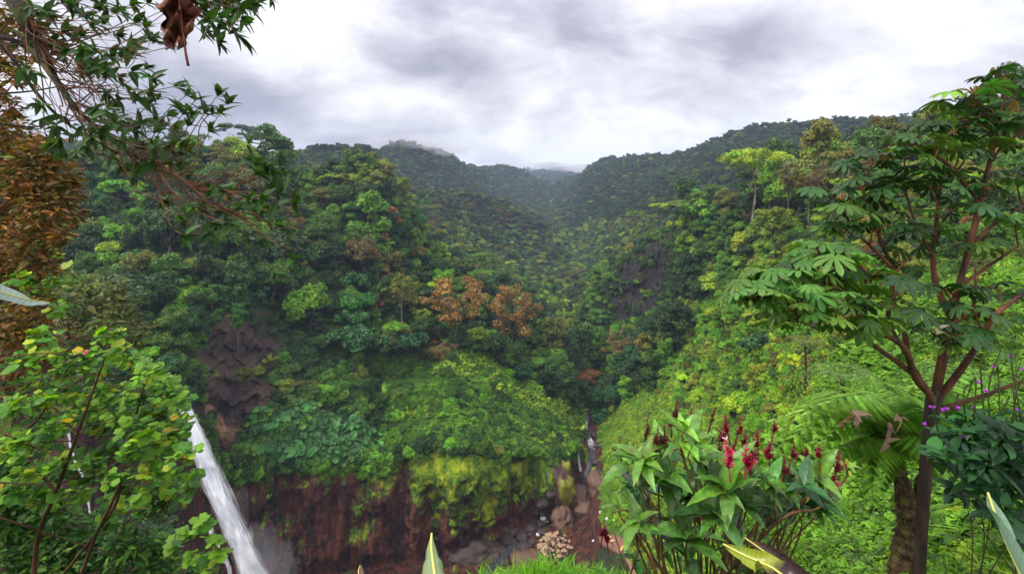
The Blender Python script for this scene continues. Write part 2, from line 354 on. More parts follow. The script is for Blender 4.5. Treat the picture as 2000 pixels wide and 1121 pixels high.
def box_(px, py, x0, x1, y0, y1, sx=12, sy=10):
    return sstep(x0 - sx, x0 + sx, px) * (1 - sstep(x1 - sx, x1 + sx, px)) * sstep(y0 - sy, y0 + sy, py) * (1 - sstep(y1 - sy, y1 + sy, py))
RK = np.clip(sstep(3.02, 3.06, TKK) * (1 - sstep(3.9, 4.0, TKK)) * sstep(1165, 1120, TP), 0, 1)
wob = fbm(TX / 5, TZ / 5, TY / 5, 4, 77)
RK = np.maximum(RK, sstep(.45, .7, cl2 * np.exp(-((TP - 455 - (TPY - 740) * -.12) / 90) ** 2) * 1.15 + wob * .5 + .05) * (TP < 640) * (TKK > 4.1))
RK = np.maximum(RK, sstep(.45, .7, cl3 * np.exp(-((TP - 1235) / 85) ** 4) * (TKK > 6.95) * (TKK < 7.95) * 1.05 + wob * .6 - .1))
bed = sstep(2.55, 2.7, TKK) * (1 - sstep(5.9, 6.2, TKK)) * sstep(22, 13, np.abs(TP - np.interp(TKK, [2.6, 3, 4, 5, 6], [1085, 1130, 1158, 1148, 1142]) - wob * 8) / np.interp(TKK, [2.5, 3, 4, 5, 6], [5, 2.4, 1.35, .9, .6]))
bed = np.maximum(bed, (TKK > 2.0) * (1 - sstep(3.02, 3.06, TKK)) * sstep(1150, 1120, TP + wob * 14))
RK = np.maximum(RK, bed)
GREY = np.clip(sstep(.25, .6, cl2 + cl3) , 0, 1)
MOSS = .20 + .56 * np.exp(-((TP - 925) / 150) ** 4 - ((TZ + 74.5 + .03 * (TP - 925)) / 11.5) ** 4) + .45 * np.exp(-((TP - 1010) / 110) ** 2 - ((TZ + 80) / 7) ** 2) + .5 * np.exp(-((TKK - 4.0) / .16) ** 2) + .35 * fbm(TX / 3, TZ / 30, None, 3, 91) - .35 * bed - .05 * sstep(600, 430, TP) + .12 * sstep(760, 700, TP)
MOSS = np.where(GREY > .3, .12 + .3 * wob, MOSS)
GRASS = np.maximum.reduce([
    sstep(1150, 1175, TP) * sstep(3.0, 3.1, TKK) * (1 - sstep(6.3, 6.7, TKK)) * sstep(1440, 1400, TP),
    sstep(3.98, 4.05, TKK) * (1 - sstep(5.2, 5.6, TKK)) * (TP < 1140) * sstep(560, 640, TP),
    (TKK < 1.6) * 1.0, (TKK < 3) * (TP > 1560) * 1.0]) * np.clip(.8 + wob * .5, 0, 1)
def ground_mesh():
    V = np.stack([TX2, TY2, TZ2], -1).reshape(-1, 3)
    i = np.arange(NR - 1)[:, None] * NC + np.arange(NC - 1)[None]
    Q = np.stack([i, i + 1, i + NC + 1, i + NC], -1).reshape(-1, 4)
    me = bpy.data.meshes.new('ground')
    me.vertices.add(len(V)); me.vertices.foreach_set('co', V.astype(np.float32).ravel())
    me.loops.add(Q.size); me.loops.foreach_set('vertex_index', Q.astype(np.int32).ravel())
    me.polygons.add(len(Q)); me.polygons.foreach_set('loop_start', np.arange(0, Q.size, 4, dtype=np.int32))
    me.polygons.foreach_set('use_smooth', np.ones(len(Q), bool))
    me.update()
    a = me.color_attributes.new('mask', 'FLOAT_COLOR', 'POINT')
    a.data.foreach_set('color', np.stack([RK, MOSS, GREY, GRASS], -1).astype(np.float32).ravel())
    a = me.attributes.new('grass', 'FLOAT', 'POINT'); a.data.foreach_set('value', GRASS.astype(np.float32).ravel())
    wm = sstep(.35, .6, np.exp(-((TP - 412 - (TPY - 835) * .35) / 36) ** 2 - ((TPY - 830) / 62) ** 2) + wob * .3)
    wm = np.maximum(wm, .16 * (TP < 640) * sstep(-.5, .4, wob))
    a = me.attributes.new('warm', 'FLOAT', 'POINT'); a.data.foreach_set('value', wm.astype(np.float32).ravel())
    return me
ground = tag(link('ground', ground_mesh(), ground_material()), kind='structure')

# ------------------------------------------------------------------ foliage materials
def leaf_material(name, per_tree=False, rough=.5, spec=.4, trans=.3, gain=1.0, veins=False):
    b = NB(name)
    c = b.attr('tint')
    if per_tree:
        c = b.mix(1.0, c, b.attr('hue', 'INSTANCER'), 'MULTIPLY')
    n = b.noise(5 if not veins else 22, 3, .5)
    c = b.mix(1.0, c, b.ramp(n, (.25, .72 * gain), (.75, 1.28 * gain)), 'MULTIPLY')
    p = b.pbr(c, rough, None, spec)
    t = b.N.new('ShaderNodeBsdfTranslucent'); b.L.new(b.mix(1.0, c, (1.35, 1.3, .55), 'MULTIPLY'), t.inputs[0])
    mx = b.N.new('ShaderNodeMixShader'); mx.inputs[0].default_value = trans
    b.L.new(p, mx.inputs[1]); b.L.new(t.outputs[0], mx.inputs[2]); return b.done(mx.outputs[0])
def bark_material(name, c1, c2, scale=3, stretch=(1, 1, .3), rough=.85, moss=None):
    b = NB(name)
    c = b.ramp(b.noise(scale, 7, .65, stretch), (.32, c1), (.68, c2))
    if moss: c = b.mix(b.ramp(b.noise(scale * .6, 6, .7), (.48, 0.), (.56, 1.)), c, moss)
    return b.done(b.pbr(c, rough, b.bump(b.noise(scale * 3, 6, .6, stretch), .6, .03), .3))
M_CANOPY = leaf_material('canopy_leaves', True)
M_BARK = bark_material('pale_bark', (.07, .06, .05), (.28, .25, .21), 2.0, moss=(.05, .07, .015))

# ------------------------------------------------------------------ geometry helpers for plants
def frames(D, roll=None):
    """rotation matrices whose z axis follows D (k,3)"""
    D = D / np.linalg.norm(D, axis=1, keepdims=True)
    a = np.where(np.abs(D[:, 2:3]) < .95, np.array([[0, 0, 1.]]), np.array([[1., 0, 0]]))
    X = np.cross(a, D); X /= np.linalg.norm(X, axis=1, keepdims=True); Y = np.cross(D, X)
    if roll is not None:
        c, s_ = np.cos(roll)[:, None], np.sin(roll)[:, None]; X, Y = X * c + Y * s_, -X * s_ + Y * c
    return np.stack([X, Y, D], -1)
def tube(mb, P, Rr, n=6, tint=(1, 1, 1), m=0, cap=True):
    P = np.asarray(P, float); k = len(P); Rr = np.atleast_1d(np.asarray(Rr, float)); Rr = np.interp(np.linspace(0, 1, k), np.linspace(0, 1, len(Rr)), Rr) if len(Rr) > 1 else np.full(k, Rr[0])
    T = np.gradient(P, axis=0); T /= np.linalg.norm(T, axis=1, keepdims=True) + 1e-9
    up = np.array([0, 0, 1.]) if abs(T[0][2]) < .9 else np.array([1., 0, 0])
    X = np.cross(up, T[0]); X /= np.linalg.norm(X); A = []
    th = np.arange(n) * 2 * np.pi / n
    for i in range(k):
        X = X - T[i] * X.dot(T[i]); X /= np.linalg.norm(X) + 1e-9; Yv = np.cross(T[i], X)
        A.append(P[i] + Rr[i] * (np.cos(th)[:, None] * X + np.sin(th)[:, None] * Yv))
    V = np.concatenate(A); Fc = []
    for i in range(k - 1):
        for j in range(n):
            Fc.append((i * n + j, i * n + (j + 1) % n, (i + 1) * n + (j + 1) % n, (i + 1) * n + j))
    if cap: Fc.append(tuple((k - 1) * n + j for j in range(n)))
    mb.add(V, Fc, tint, m)
def curve(P, n=12):
    """smooth path through the points (Catmull-Rom)"""
    P = [np.asarray(p, float) for p in P]; P = [2 * P[0] - P[1]] + P + [2 * P[-1] - P[-2]]; o = []
    for i in range(1, len(P) - 2):
        m = n // (len(P) - 3) + 1
        for t in np.linspace(0, 1, m, endpoint=(i == len(P) - 3)):
            a, b_, c, d = P[i - 1:i + 3]
            o.append(.5 * (2 * b_ + (c - a) * t + (2 * a - 5 * b_ + 4 * c - d) * t * t + (3 * b_ - a - 3 * c + d) * t ** 3))
    return np.array(o)
QL = (np.array([(-.5, 0, 0), (0, -.32, .07), (.5, 0, -.06), (0, .32, .07)]), [(0, 1, 2), (0, 2, 3)])       # folded leaf
def rot_rand(k, rs):
    return frames(rs.normal(size=(k, 3)), rs.uniform(0, 6.28, k))

# crown: lobes of leaves; trunk and limbs reach into the lobes.  Unit: crown radius about 1, base of the crown at z=0
def crown_mesh(kind, seed):
    rs = np.random.RandomState(seed); mb = MB(); tb = MB(); L_ = []
    if kind == 'round':
        for i in range(26):
            d = rs.normal(size=3); d[2] = abs(d[2]) * .9 - .15; d /= np.linalg.norm(d); rr = rs.uniform(.45, .8)
            L_.append((d * rr * [1, 1, .85] + [0, 0, .35], rs.uniform(.24, .4)))
        hgt, leaf, per, trunk = 1.6, .058, 150, .07
    elif kind == 'tall':
        for i in range(28):
            a = rs.uniform(0, 6.28); h = rs.uniform(-.7, 1.5); r_ = rs.uniform(.2, .65) * (1 - .35 * abs(h - .4))
            L_.append((np.array([np.cos(a) * r_, np.sin(a) * r_, h]), rs.uniform(.22, .36)))
        hgt, leaf, per, trunk = 1.8, .058, 145, .06
    elif kind == 'layered':
        for i in range(24):
            a = rs.uniform(0, 6.28); h = rs.choice([-.2, .15, .45, .75]); r_ = rs.uniform(.2, .95) * (1 - .35 * h)
            L_.append((np.array([np.cos(a) * r_, np.sin(a) * r_, h + rs.uniform(-.06, .06)]), rs.uniform(.2, .33)))
        hgt, leaf, per, trunk = 1.9, .055, 150, .055
    elif kind == 'umbrella':
        for i in range(30):
            a = rs.uniform(0, 6.28); r_ = math.sqrt(rs.uniform(0, 1))
            L_.append((np.array([np.cos(a) * r_, np.sin(a) * r_, .55 - .32 * r_ * r_ + rs.uniform(-.06, .05)]), rs.uniform(.15, .25)))
        hgt, leaf, per, trunk = 2.6, .045, 120, .05
    elif kind == 'open':
        for i in range(40):
            d = rs.normal(size=3); d[2] = d[2] * .8 + .2; d /= np.linalg.norm(d); rr = rs.uniform(.35, 1.0)
            L_.append((d * rr * [1, 1, .8] + [0, 0, .35], rs.uniform(.12, .22)))
        hgt, leaf, per, trunk = 1.9, .042, 80, .075
    elif kind == 'tuft':      # big-leaved, cecropia like
        for i in range(20):
            d = rs.normal(size=3); d[2] = abs(d[2]) * .8; d /= np.linalg.norm(d); rr = rs.uniform(.4, .95)
            L_.append((d * rr * [1, 1, .8], rs.uniform(.2, .32)))
        hgt, leaf, per, trunk = 1.4, .078, 95, .045
    elif kind == 'bush':
        for i in range(14):
            d = rs.normal(size=3); d[2] = abs(d[2]) * .7; d /= np.linalg.norm(d); rr = rs.uniform(.3, .7)
            L_.append((d * rr, rs.uniform(.28, .45)))
        hgt, leaf, per, trunk = .3, .08, 110, .04
    for c, r_ in L_:
        k = int(per * (r_ / .3) ** 1.3) + 10
        d = rs.normal(size=(k, 3)); d[:, 2] = np.abs(d[:, 2]) * .9 - .28; d /= np.linalg.norm(d, axis=1, keepdims=True)
        flatz = .45 if kind == 'umbrella' else (.62 if kind == 'layered' else .85)
        P = c + d * (r_ * (rs.uniform(.35, 1.08, k) ** .55)[:, None]) * [1, 1, flatz]
        nd = d * [1, 1, .8] + rs.normal(size=(k, 3)) * .42 + [0, 0, .35]
        val = rs.uniform(.78, 1.25); hue = rs.normal() * .1
        tn = np.array([1 + hue, 1, 1 - hue * .5]) * val * rs.uniform(.7, 1.3, (k, 1)) * np.array([1, 1, 1])
        mb.stamp(*QL, P, frames(nd, rs.uniform(0, 6.28, k)), leaf * rs.uniform(.7, 1.5, k) * 2, tn)
    # trunk
    base = np.array([0, 0, -hgt]); top = np.array([rs.uniform(-.06, .06), rs.uniform(-.06, .06), .3])
    pts = [base, base * .6 + [rs.uniform(-.05, .05), rs.uniform(-.05, .05), 0], base * .25 + [rs.uniform(-.07, .07), rs.uniform(-.07, .07), 0], top]
    tube(tb, curve(pts, 8), np.linspace(trunk, trunk * .5, 10)[:len(curve(pts, 8))] if len(curve(pts, 8)) <= 10 else np.linspace(trunk, trunk * .5, len(curve(pts, 8))), 6)
    idx = rs.permutation(len(L_))[:12 if kind != 'open' else 24]
    for i in idx:
        c, r_ = L_[i]; s0 = np.array([0, 0, rs.uniform(-.35 if kind != 'umbrella' else -.7, .15)])
        mid = (s0 + c) / 2 + [0, 0, -.06]
        p_ = curve([s0, mid, c], 6); tube(tb, p_, np.linspace(trunk * .45, trunk * .12, len(p_)), 4)
    return mb, tb
KINDS_ = ['round', 'round', 'tall', 'tall', 'layered', 'layered', 'umbrella', 'open', 'open', 'tuft', 'tuft', 'bush', 'bush', 'bush', 'round', 'umbrella']
PROTO = []
for i, kd in enumerate(KINDS_):
    a, b_ = crown_mesh(kd, 100 + i * 7)
    cm = a.mesh('crown', smooth=False); cm.materials.append(M_CANOPY)
    tm = b_.mesh('trunk'); tm.materials.append(M_BARK)
    co = bpy.data.objects.new('crown', cm); to = bpy.data.objects.new('trunk', tm)      # sources, not linked into the scene
    PROTO.append((kd, cm, tm, co, to))

# ------------------------------------------------------------------ where trees stand
dXu = TX2[:-1, 1:] - TX2[:-1, :-1]; dYu = TY2[1:, :-1] - TY2[:-1, :-1]
AREA = np.abs(dXu * dYu) + 0 * TZ2[:-1, :-1]
SL = np.abs((TZ2[1:, :-1] - TZ2[:-1, :-1])) * np.abs(dXu) + np.abs((TZ2[:-1, 1:] - TZ2[:-1, :-1])) * np.abs(dYu)
CY_, CX_, CZ_ = TY2[:-1, :-1], TX2[:-1, :-1], TZ2[:-1, :-1]
CK, CP, CPY = TKK[:-1, :-1], TP[:-1, :-1], TPY[:-1, :-1]
CR = RK[:-1, :-1]
horizon_py = np.minimum.accumulate(TPY, 0)[:-1, :-1]
def visible(h, margin=8):
    return (YH - (CZ_ + h) / CY_ * F_) < horizon_py + margin
def sample(dens, n, rs, jitter=True):
    wgt = (dens * (AREA + SL * .8)).ravel(); wgt = np.where(np.isfinite(wgt), np.maximum(wgt, 0), 0)
    cdf = np.cumsum(wgt); tot = cdf[-1]
    idx = np.searchsorted(cdf, rs.uniform(0, tot, n)); i, j = np.unravel_index(idx, dens.shape)
    a, b_ = rs.uniform(0, 1, n), rs.uniform(0, 1, n)
    def bl(A): return A[i, j] * (1 - a) * (1 - b_) + A[i + 1, j] * a * (1 - b_) + A[i, j + 1] * (1 - a) * b_ + A[i + 1, j + 1] * a * b_
    return np.stack([bl(TX2), bl(TY2), bl(TZ2)], -1), i, j
def thin(P, Rr, order=None):
    """drop points that crowd an accepted one"""
    cell = {}; keep = []
    cs = float(np.max(Rr)) 
    for q in range(len(P)):
        r_ = Rr[q]; g = (int(P[q][0] // cs), int(P[q][1] // cs), int(P[q][2] // cs)); ok = True
        for dx in (-1, 0, 1):
            for dy in (-1, 0, 1):
                for dz in (-1, 0, 1):
                    for o in cell.get((g[0] + dx, g[1] + dy, g[2] + dz), ()):
                        d = P[q] - P[o]
                        if d.dot(d) < (.5 * (r_ + Rr[o])) ** 2: ok = False; break
                    if not ok: break
                if not ok: break
            if not ok: break
        if ok: cell.setdefault(g, []).append(q); keep.append(q)
    return np.array(keep)
HUES = dict(dark=(.028, .075, .009), mid=(.070, .16, .011), bright=(.135, .30, .013), lime=(.27, .385, .016),
            olive=(.165, .185, .018), rust=(.24, .12, .025), blue=(.040, .14, .028), brown=(.15, .11, .03), orange=(.42, .15, .03))
HN = list(HUES)
HW = {  # region -> weights in the order of HN
 'left':   (.32, .30, .14, .06, .13, .008, .07, .02, 0),
 'peak':   (.14, .18, .10, .18, .28, .02, .02, .08, 0),
 'leftfar': (.38, .32, .06, .06, .12, .0, .04, .02, 0),
 'brownhill': (.22, .24, .08, .07, .27, .02, .02, .08, 0),
 'valley': (.06, .26, .24, .24, .14, .0, .05, .01, 0),
 'dim':    (.36, .32, .12, .02, .08, .005, .10, .01, 0),
 'bluff':  (.30, .34, .16, .08, .08, .0, .04, .0, 0),
 'ridge':  (.08, .18, .22, .28, .16, .03, .0, .05, 0),
 'wall':   (.04, .18, .34, .30, .12, .0, .02, .0, 0),
 'behind': (.20, .26, .12, .10, .18, .04, .0, .10, 0),
 'righthill': (.40, .33, .06, .04, .10, .0, .05, .02, 0),
}
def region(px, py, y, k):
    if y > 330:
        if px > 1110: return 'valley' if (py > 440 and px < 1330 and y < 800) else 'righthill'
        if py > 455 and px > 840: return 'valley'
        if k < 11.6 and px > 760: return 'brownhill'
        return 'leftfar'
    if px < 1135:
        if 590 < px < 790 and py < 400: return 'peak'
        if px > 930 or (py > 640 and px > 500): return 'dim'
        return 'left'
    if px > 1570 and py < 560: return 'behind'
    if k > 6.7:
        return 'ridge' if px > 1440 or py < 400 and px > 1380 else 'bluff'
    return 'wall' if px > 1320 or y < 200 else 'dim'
rs = np.random.RandomState(5)
k_ = CK
tree_ok = ((k_ > 5.25) & (CP < 1125)) | ((k_ > 5.6) & (CP >= 1125) & (CP < 1330)) | ((k_ > 4.6) & (CP >= 1330) & (CP < 1450)) | ((k_ > 3.3) & (CP >= 1450))
tree_ok &= (CY_ > 46)
tree_ok &= ~((CP > 1168) & (CP < 1335) & (k_ > 6.35) & (k_ < 8.1))
tree_ok &= ~((CP < 600) & (CP > 360) & (CPY > 625) & (k_ < 6.4))
tree_ok |= (CP < 345) & (k_ > 4.5)
tree_ok &= (CR < .5)
tree_ok &= (CP > -250) & (CP < 2200) & (k_ < 14.99)
dn = tree_ok * visible(14, 10)
dn = dn * np.interp(CY_, [40, 150, 300, 600, 1000, 2900], [1, 1, 1., .9, .7, .12])
NS = 130000
P, I, J = sample(dn.astype(float), NS, rs)
py_ = CPY[I, J]; px_ = CP[I, J]; kk_ = CK[I, J]; yy_ = P[:, 1]
rad = np.interp(yy_, [45, 110, 200, 290, 350, 1000, 2900], [2.0, 3.9, 5.0, 4.8, 3.3, 3.4, 6]) * np.exp(rs.normal(0, 1, NS) * np.where(yy_ < 350, .38, .25))
rad *= np.where((px_ > 1320) & (kk_ < 6.6), .5, 1) * np.where((px_ < 1125) & (px_ > 640) & (kk_ < 5.9), .7, 1)
big_ = ((np.abs(px_ - 890) < 72) | (np.abs(px_ - 1000) < 52)) & (yy_ < 214) & (YH - (P[:, 2] + rad * 1.3) / yy_ * F_ < 632)
P, px_, py_, kk_, yy_, rad = [a[~big_] for a in (P, px_, py_, kk_, yy_, rad)]
keep = thin(P, rad * np.interp(yy_, [45, 300, 1500], [1.0, 1.05, 1.25])); P, px_, py_, kk_, yy_, rad = [a[keep] for a in (P, px_, py_, kk_, yy_, rad)]
regs = [region(px_[i], py_[i], yy_[i], kk_[i]) for i in range(len(P))]
hues = np.array([rs.choice(len(HN), p=np.array(HW[g]) / sum(HW[g])) for g in regs])
# neighbouring trees often share a kind
hn = vnoise(P[:, 0] / 26, P[:, 1] / 26, P[:, 2] / 26, 3)
kinds = []
for i in range(len(P)):
    g = regs[i]; h = HN[hues[i]]
    if g == 'wall': w_ = [('bush', .45), ('tuft', .2), ('round', .25), ('layered', .1)]
    elif h in ('rust', 'brown', 'orange'): w_ = [('open', .8), ('round', .2)]
    elif h in ('blue', 'bright') : w_ = [('tuft', .35), ('round', .4), ('tall', .25)]
    elif h == 'lime': w_ = [('umbrella', .12), ('round', .48), ('layered', .2), ('open', .2)]
    else: w_ = [('round', .46), ('tall', .32), ('layered', .10), ('open', .08), ('umbrella', .04)]
    kd_ = rs.choice([a for a, _ in w_], p=[b for _, b in w_]); kinds.append('round' if ((kd_ in ('umbrella', 'open') and (px_[i] > 1740 or yy_[i] > 520)) or (kd_ == 'tall' and yy_[i] > 520 and rs.rand() < .6)) else kd_)
pidx = np.array([rs.choice([q for q, pr in enumerate(PROTO) if pr[0] == kd]) for kd in kinds])
tint = np.array([HUES[HN[h]] for h in hues]) * np.exp(rs.normal(0, .16, (len(P), 1))) * np.exp(rs.normal(0, .06, (len(P), 3)))
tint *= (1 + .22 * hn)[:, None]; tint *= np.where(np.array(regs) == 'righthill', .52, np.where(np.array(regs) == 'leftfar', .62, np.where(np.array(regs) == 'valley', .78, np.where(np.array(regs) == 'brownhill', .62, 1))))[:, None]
emerge = np.array([dict(umbrella=1.55, tall=.62, open=1.0, round=.62, layered=.85, tuft=.75, bush=.12)[kd] for kd in kinds]) * np.exp(rs.normal(0, .22, len(P)))
size = rad * 1.12 * np.where(np.array(kinds) == 'umbrella', 1.15, 1)
H0 = size * emerge                                  # height of the crown's base over the ground
print('TREES', len(P))
ry = rs.uniform(0, 6.28, len(P)); tiltx, tilty = rs.normal(0, .06, (2, len(P)))
zs = rs.uniform(.85, 1.25, len(P))

# the 300 trees that show largest are things of their own
show = size / yy_ * (YH - (P[:, 2] + H0) / yy_ * F_ < 1121) * (px_ > -10) * (px_ < 2010)
ordr = np.argsort(-show); ind = set(ordr[:286].tolist())
HWORD = dict(dark='dark green', mid='mid green', bright='fresh green', lime='yellow-green', olive='olive green', rust='rust brown', blue='bluish green', brown='brownish', orange='orange')
KWORD = dict(round='round-headed', tall='tall narrow', layered='tiered', umbrella='flat-topped', open='open-branched', tuft='large-leaved', bush='low bushy')
def where_words(px, py):
    rows = [(430, 'near the skyline'), (520, 'high up'), (600, 'midway up'), (680, 'lower down'), (9999, 'low down')]
    cols = [(130, 'beyond the rust-leaved tree'), (330, 'behind the overhanging branches'), (460, 'directly above the waterfall'), (600, 'above the dark waterfall cliff'),
            (720, 'below the olive peak'), (830, 'left of the rust giants'), (960, 'beside the bigger rust giant'), (1060, 'beside the smaller rust giant'),
            (1150, 'above the gorge head'), (1340, 'around the columnar cliff'), (1480, 'right of the columnar cliff'), (1640, 'left of the big-leaved tree'),
            (1800, 'behind the big-leaved tree'), (9999, 'behind the big-leaved tree, right side')]
    return next(t for lim, t in rows if py < lim) + ' ' + next(t for lim, t in cols if px < lim)
SW = ['small', 'middling', 'large']
forest_i = []
used = {}
for q in range(len(P)):
    if q not in ind: forest_i.append(q); continue
    kd, cm, tm, _, _ = PROTO[pidx[q]]
    pyc = YH - (P[q][2] + H0[q]) / yy_[q] * F_
    lab = f"{SW[0 if rad[q] < 2.9 else (1 if rad[q] < 4.2 else 2)]} {HWORD[HN[hues[q]]]} {KWORD[kd]} tree {where_words(px_[q], pyc)}"
    t = empty('forest_tree', P[q] - [0, 0, .3], ry[q], lab, 'tree')
    used.setdefault(lab, []).append(t)
    s_ = size[q]
    for nm, me_ in (('crown', cm), ('trunk', tm)):
        o = bpy.data.objects.new(nm, me_); C.objects.link(o); o.parent = t
        hgt = {'round': 1.6, 'tall': 1.8, 'layered': 1.9, 'umbrella': 2.6, 'open': 1.9, 'tuft': 1.4, 'bush': .3}[kd]
        o.location = (0, 0, H0[q]); o.rotation_euler = (tiltx[q], tilty[q], 0)
        o.scale = (s_, s_, s_ * zs[q]) if nm == 'crown' else (s_, s_, (H0[q] + .8) / hgt)
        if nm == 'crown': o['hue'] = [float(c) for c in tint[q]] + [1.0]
for lab, ts in used.items():
    if len(ts) > 1:
        for t in ts: t['group'] = lab.replace(' tree ', ' trees ')
        ts.sort(key=lambda t: t.location.x / t.location.y)
        if len(ts) == 2:
            for t, wd in zip(ts, ('left-hand', 'right-hand')): t['label'] = wd + ' ' + t['label']
        elif len(ts) == 3:
            for t, wd in zip(ts, ('leftmost', 'middle', 'rightmost')): t['label'] = wd + ' ' + t['label']

# ------------------------------------------------------------------ masses of plants: points that carry instances
def points_object(name, PP, src, idx, rot, scl, tintv):
    me_ = bpy.data.meshes.new(name); me_.from_pydata(np.asarray(PP).tolist(), [], [])
    def at_(nm, ty, field, data):
        a = me_.attributes.new(nm, ty, 'POINT'); a.data.foreach_set(field, np.asarray(data, np.float32).ravel() if ty != 'INT' else np.asarray(data, np.int32).ravel())
    at_('idx', 'INT', 'value', idx); at_('rot', 'FLOAT_VECTOR', 'vector', rot); at_('scl', 'FLOAT_VECTOR', 'vector', scl)
    at_('hue', 'FLOAT_COLOR', 'color', np.concatenate([tintv, np.ones((len(tintv), 1))], 1))
    o = link(name, me_)
    ng = bpy.data.node_groups.new(name, 'GeometryNodeTree')
    ng.interface.new_socket('Geometry', in_out='INPUT', socket_type='NodeSocketGeometry'); ng.interface.new_socket('Geometry', in_out='OUTPUT', socket_type='NodeSocketGeometry')
    N, L = ng.nodes, ng.links; gi = N.new('NodeGroupInput'); go = N.new('NodeGroupOutput')
    iop = N.new('GeometryNodeInstanceOnPoints'); jn = N.new('GeometryNodeJoinGeometry')
    for so in reversed(src):
        oi = N.new('GeometryNodeObjectInfo'); oi.inputs['Object'].default_value = so; oi.inputs['As Instance'].default_value = True
        L.new(oi.outputs['Geometry'], jn.inputs[0])
    def named(nm, ty):
        n = N.new('GeometryNodeInputNamedAttribute'); n.data_type = ty; n.inputs['Name'].default_value = nm
        return next(x for x in n.outputs if x.enabled)
    L.new(gi.outputs[0], iop.inputs['Points']); L.new(jn.outputs[0], iop.inputs['Instance']); iop.inputs['Pick Instance'].default_value = True
    L.new(named('idx', 'INT'), iop.inputs['Instance Index']); L.new(named('scl', 'FLOAT_VECTOR'), iop.inputs['Scale'])
    er = N.new('FunctionNodeEulerToRotation'); L.new(named('rot', 'FLOAT_VECTOR'), er.inputs[0]); L.new(er.outputs[0], iop.inputs['Rotation'])
    L.new(iop.outputs[0], go.inputs[0])
    md = o.modifiers.new('scatter', 'NODES'); md.node_group = ng
    return o
fi = np.array(forest_i)
CT = P.copy(); CT[:, 2] += H0
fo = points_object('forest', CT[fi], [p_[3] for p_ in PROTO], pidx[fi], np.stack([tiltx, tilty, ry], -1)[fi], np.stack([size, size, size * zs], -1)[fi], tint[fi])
tag(fo, 'dense rainforest canopy covering the far hills and valley sides', 'forest', kind='stuff')
near_f = fi[(yy_[fi] < 700)]
ht = np.array([{'round': 1.6, 'tall': 1.8, 'layered': 1.9, 'umbrella': 2.6, 'open': 1.9, 'tuft': 1.4, 'bush': .3}[PROTO[pidx[q]][0]] for q in near_f])
fs = points_object('forest_stems', CT[near_f], [p_[4] for p_ in PROTO], pidx[near_f], np.stack([tiltx, tilty, ry], -1)[near_f], np.stack([size[near_f], size[near_f], (H0[near_f] + .8) / ht], -1), tint[near_f])
tag(fs, 'thin pale stems standing under the far rainforest canopy', 'forest stems', kind='stuff')
# ------------------------------------------------------------------ undergrowth
M_HERB = leaf_material('undergrowth_leaves', True, rough=.55, trans=.35)
def src(mb, name):
    me_ = mb.mesh(name, smooth=False); me_.materials.append(M_HERB); return bpy.data.objects.new(name, me_)
def herb_src(seed, n=90, leaf=.16, r=.6, h=.35):
    r_ = np.random.RandomState(seed); mb = MB(); a = r_.uniform(0, 6.28, n); q = np.sqrt(r_.uniform(0, 1, n)) * r
    z = h * (1 - (q / r) ** 2) * r_.uniform(.5, 1.1, n)
    mb.stamp(*QL, np.stack([np.cos(a) * q, np.sin(a) * q, z], -1), frames(np.stack([np.cos(a) * .5, np.sin(a) * .5, np.ones(n)], -1) + r_.normal(0, .35, (n, 3)), r_.uniform(0, 6.28, n)),
             leaf * r_.uniform(.6, 1.4, n), np.ones((n, 3)) * r_.uniform(.6, 1.35, (n, 1)))
    return mb
def blade(mb, base, d, ln, wd, tint, droop=.5, seg=4, fold=0.0):
    d = np.asarray(d, float); d /= np.linalg.norm(d); side = np.cross(d, [0, 0, 1.]); side /= np.linalg.norm(side) + 1e-9
    v = []; p = np.asarray(base, float); st = ln / seg
    for i in range(seg + 1):
        t = i / seg; w_ = wd * (math.sin(min(1, t * 1.15 + .12) * math.pi) ** .8 if t < 1 else 0.02)
        v += [p - side * w_, p + side * w_] if not fold else [p - side * w_ + [0, 0, fold * w_], p, p + side * w_ + [0, 0, fold * w_]]
        d = d + np.array([0, 0, -droop / seg * (1 + t)]); d /= np.linalg.norm(d); p = p + d * st
    k = 3 if fold else 2
    f = []
    for i in range(seg):
        for j in range(k - 1): f.append((i * k + j, i * k + j + 1, (i + 1) * k + j + 1, (i + 1) * k + j))
    mb.add(v, f, tint)
def tuft_src(seed, n=46, ln=.55, wd=.014, spread=.28, up=1.5, droop=1.1):
    r_ = np.random.RandomState(seed); mb = MB()
    for i in range(n):
        a = r_.uniform(0, 6.28); q = r_.uniform(0, spread)
        blade(mb, (math.cos(a) * q, math.sin(a) * q, -.03), (math.cos(a) * .6 + r_.normal() * .25, math.sin(a) * .6 + r_.normal() * .25, up), ln * r_.uniform(.5, 1.2), wd * r_.uniform(.7, 1.3),
              np.ones(3) * r_.uniform(.65, 1.35), droop)
    return mb
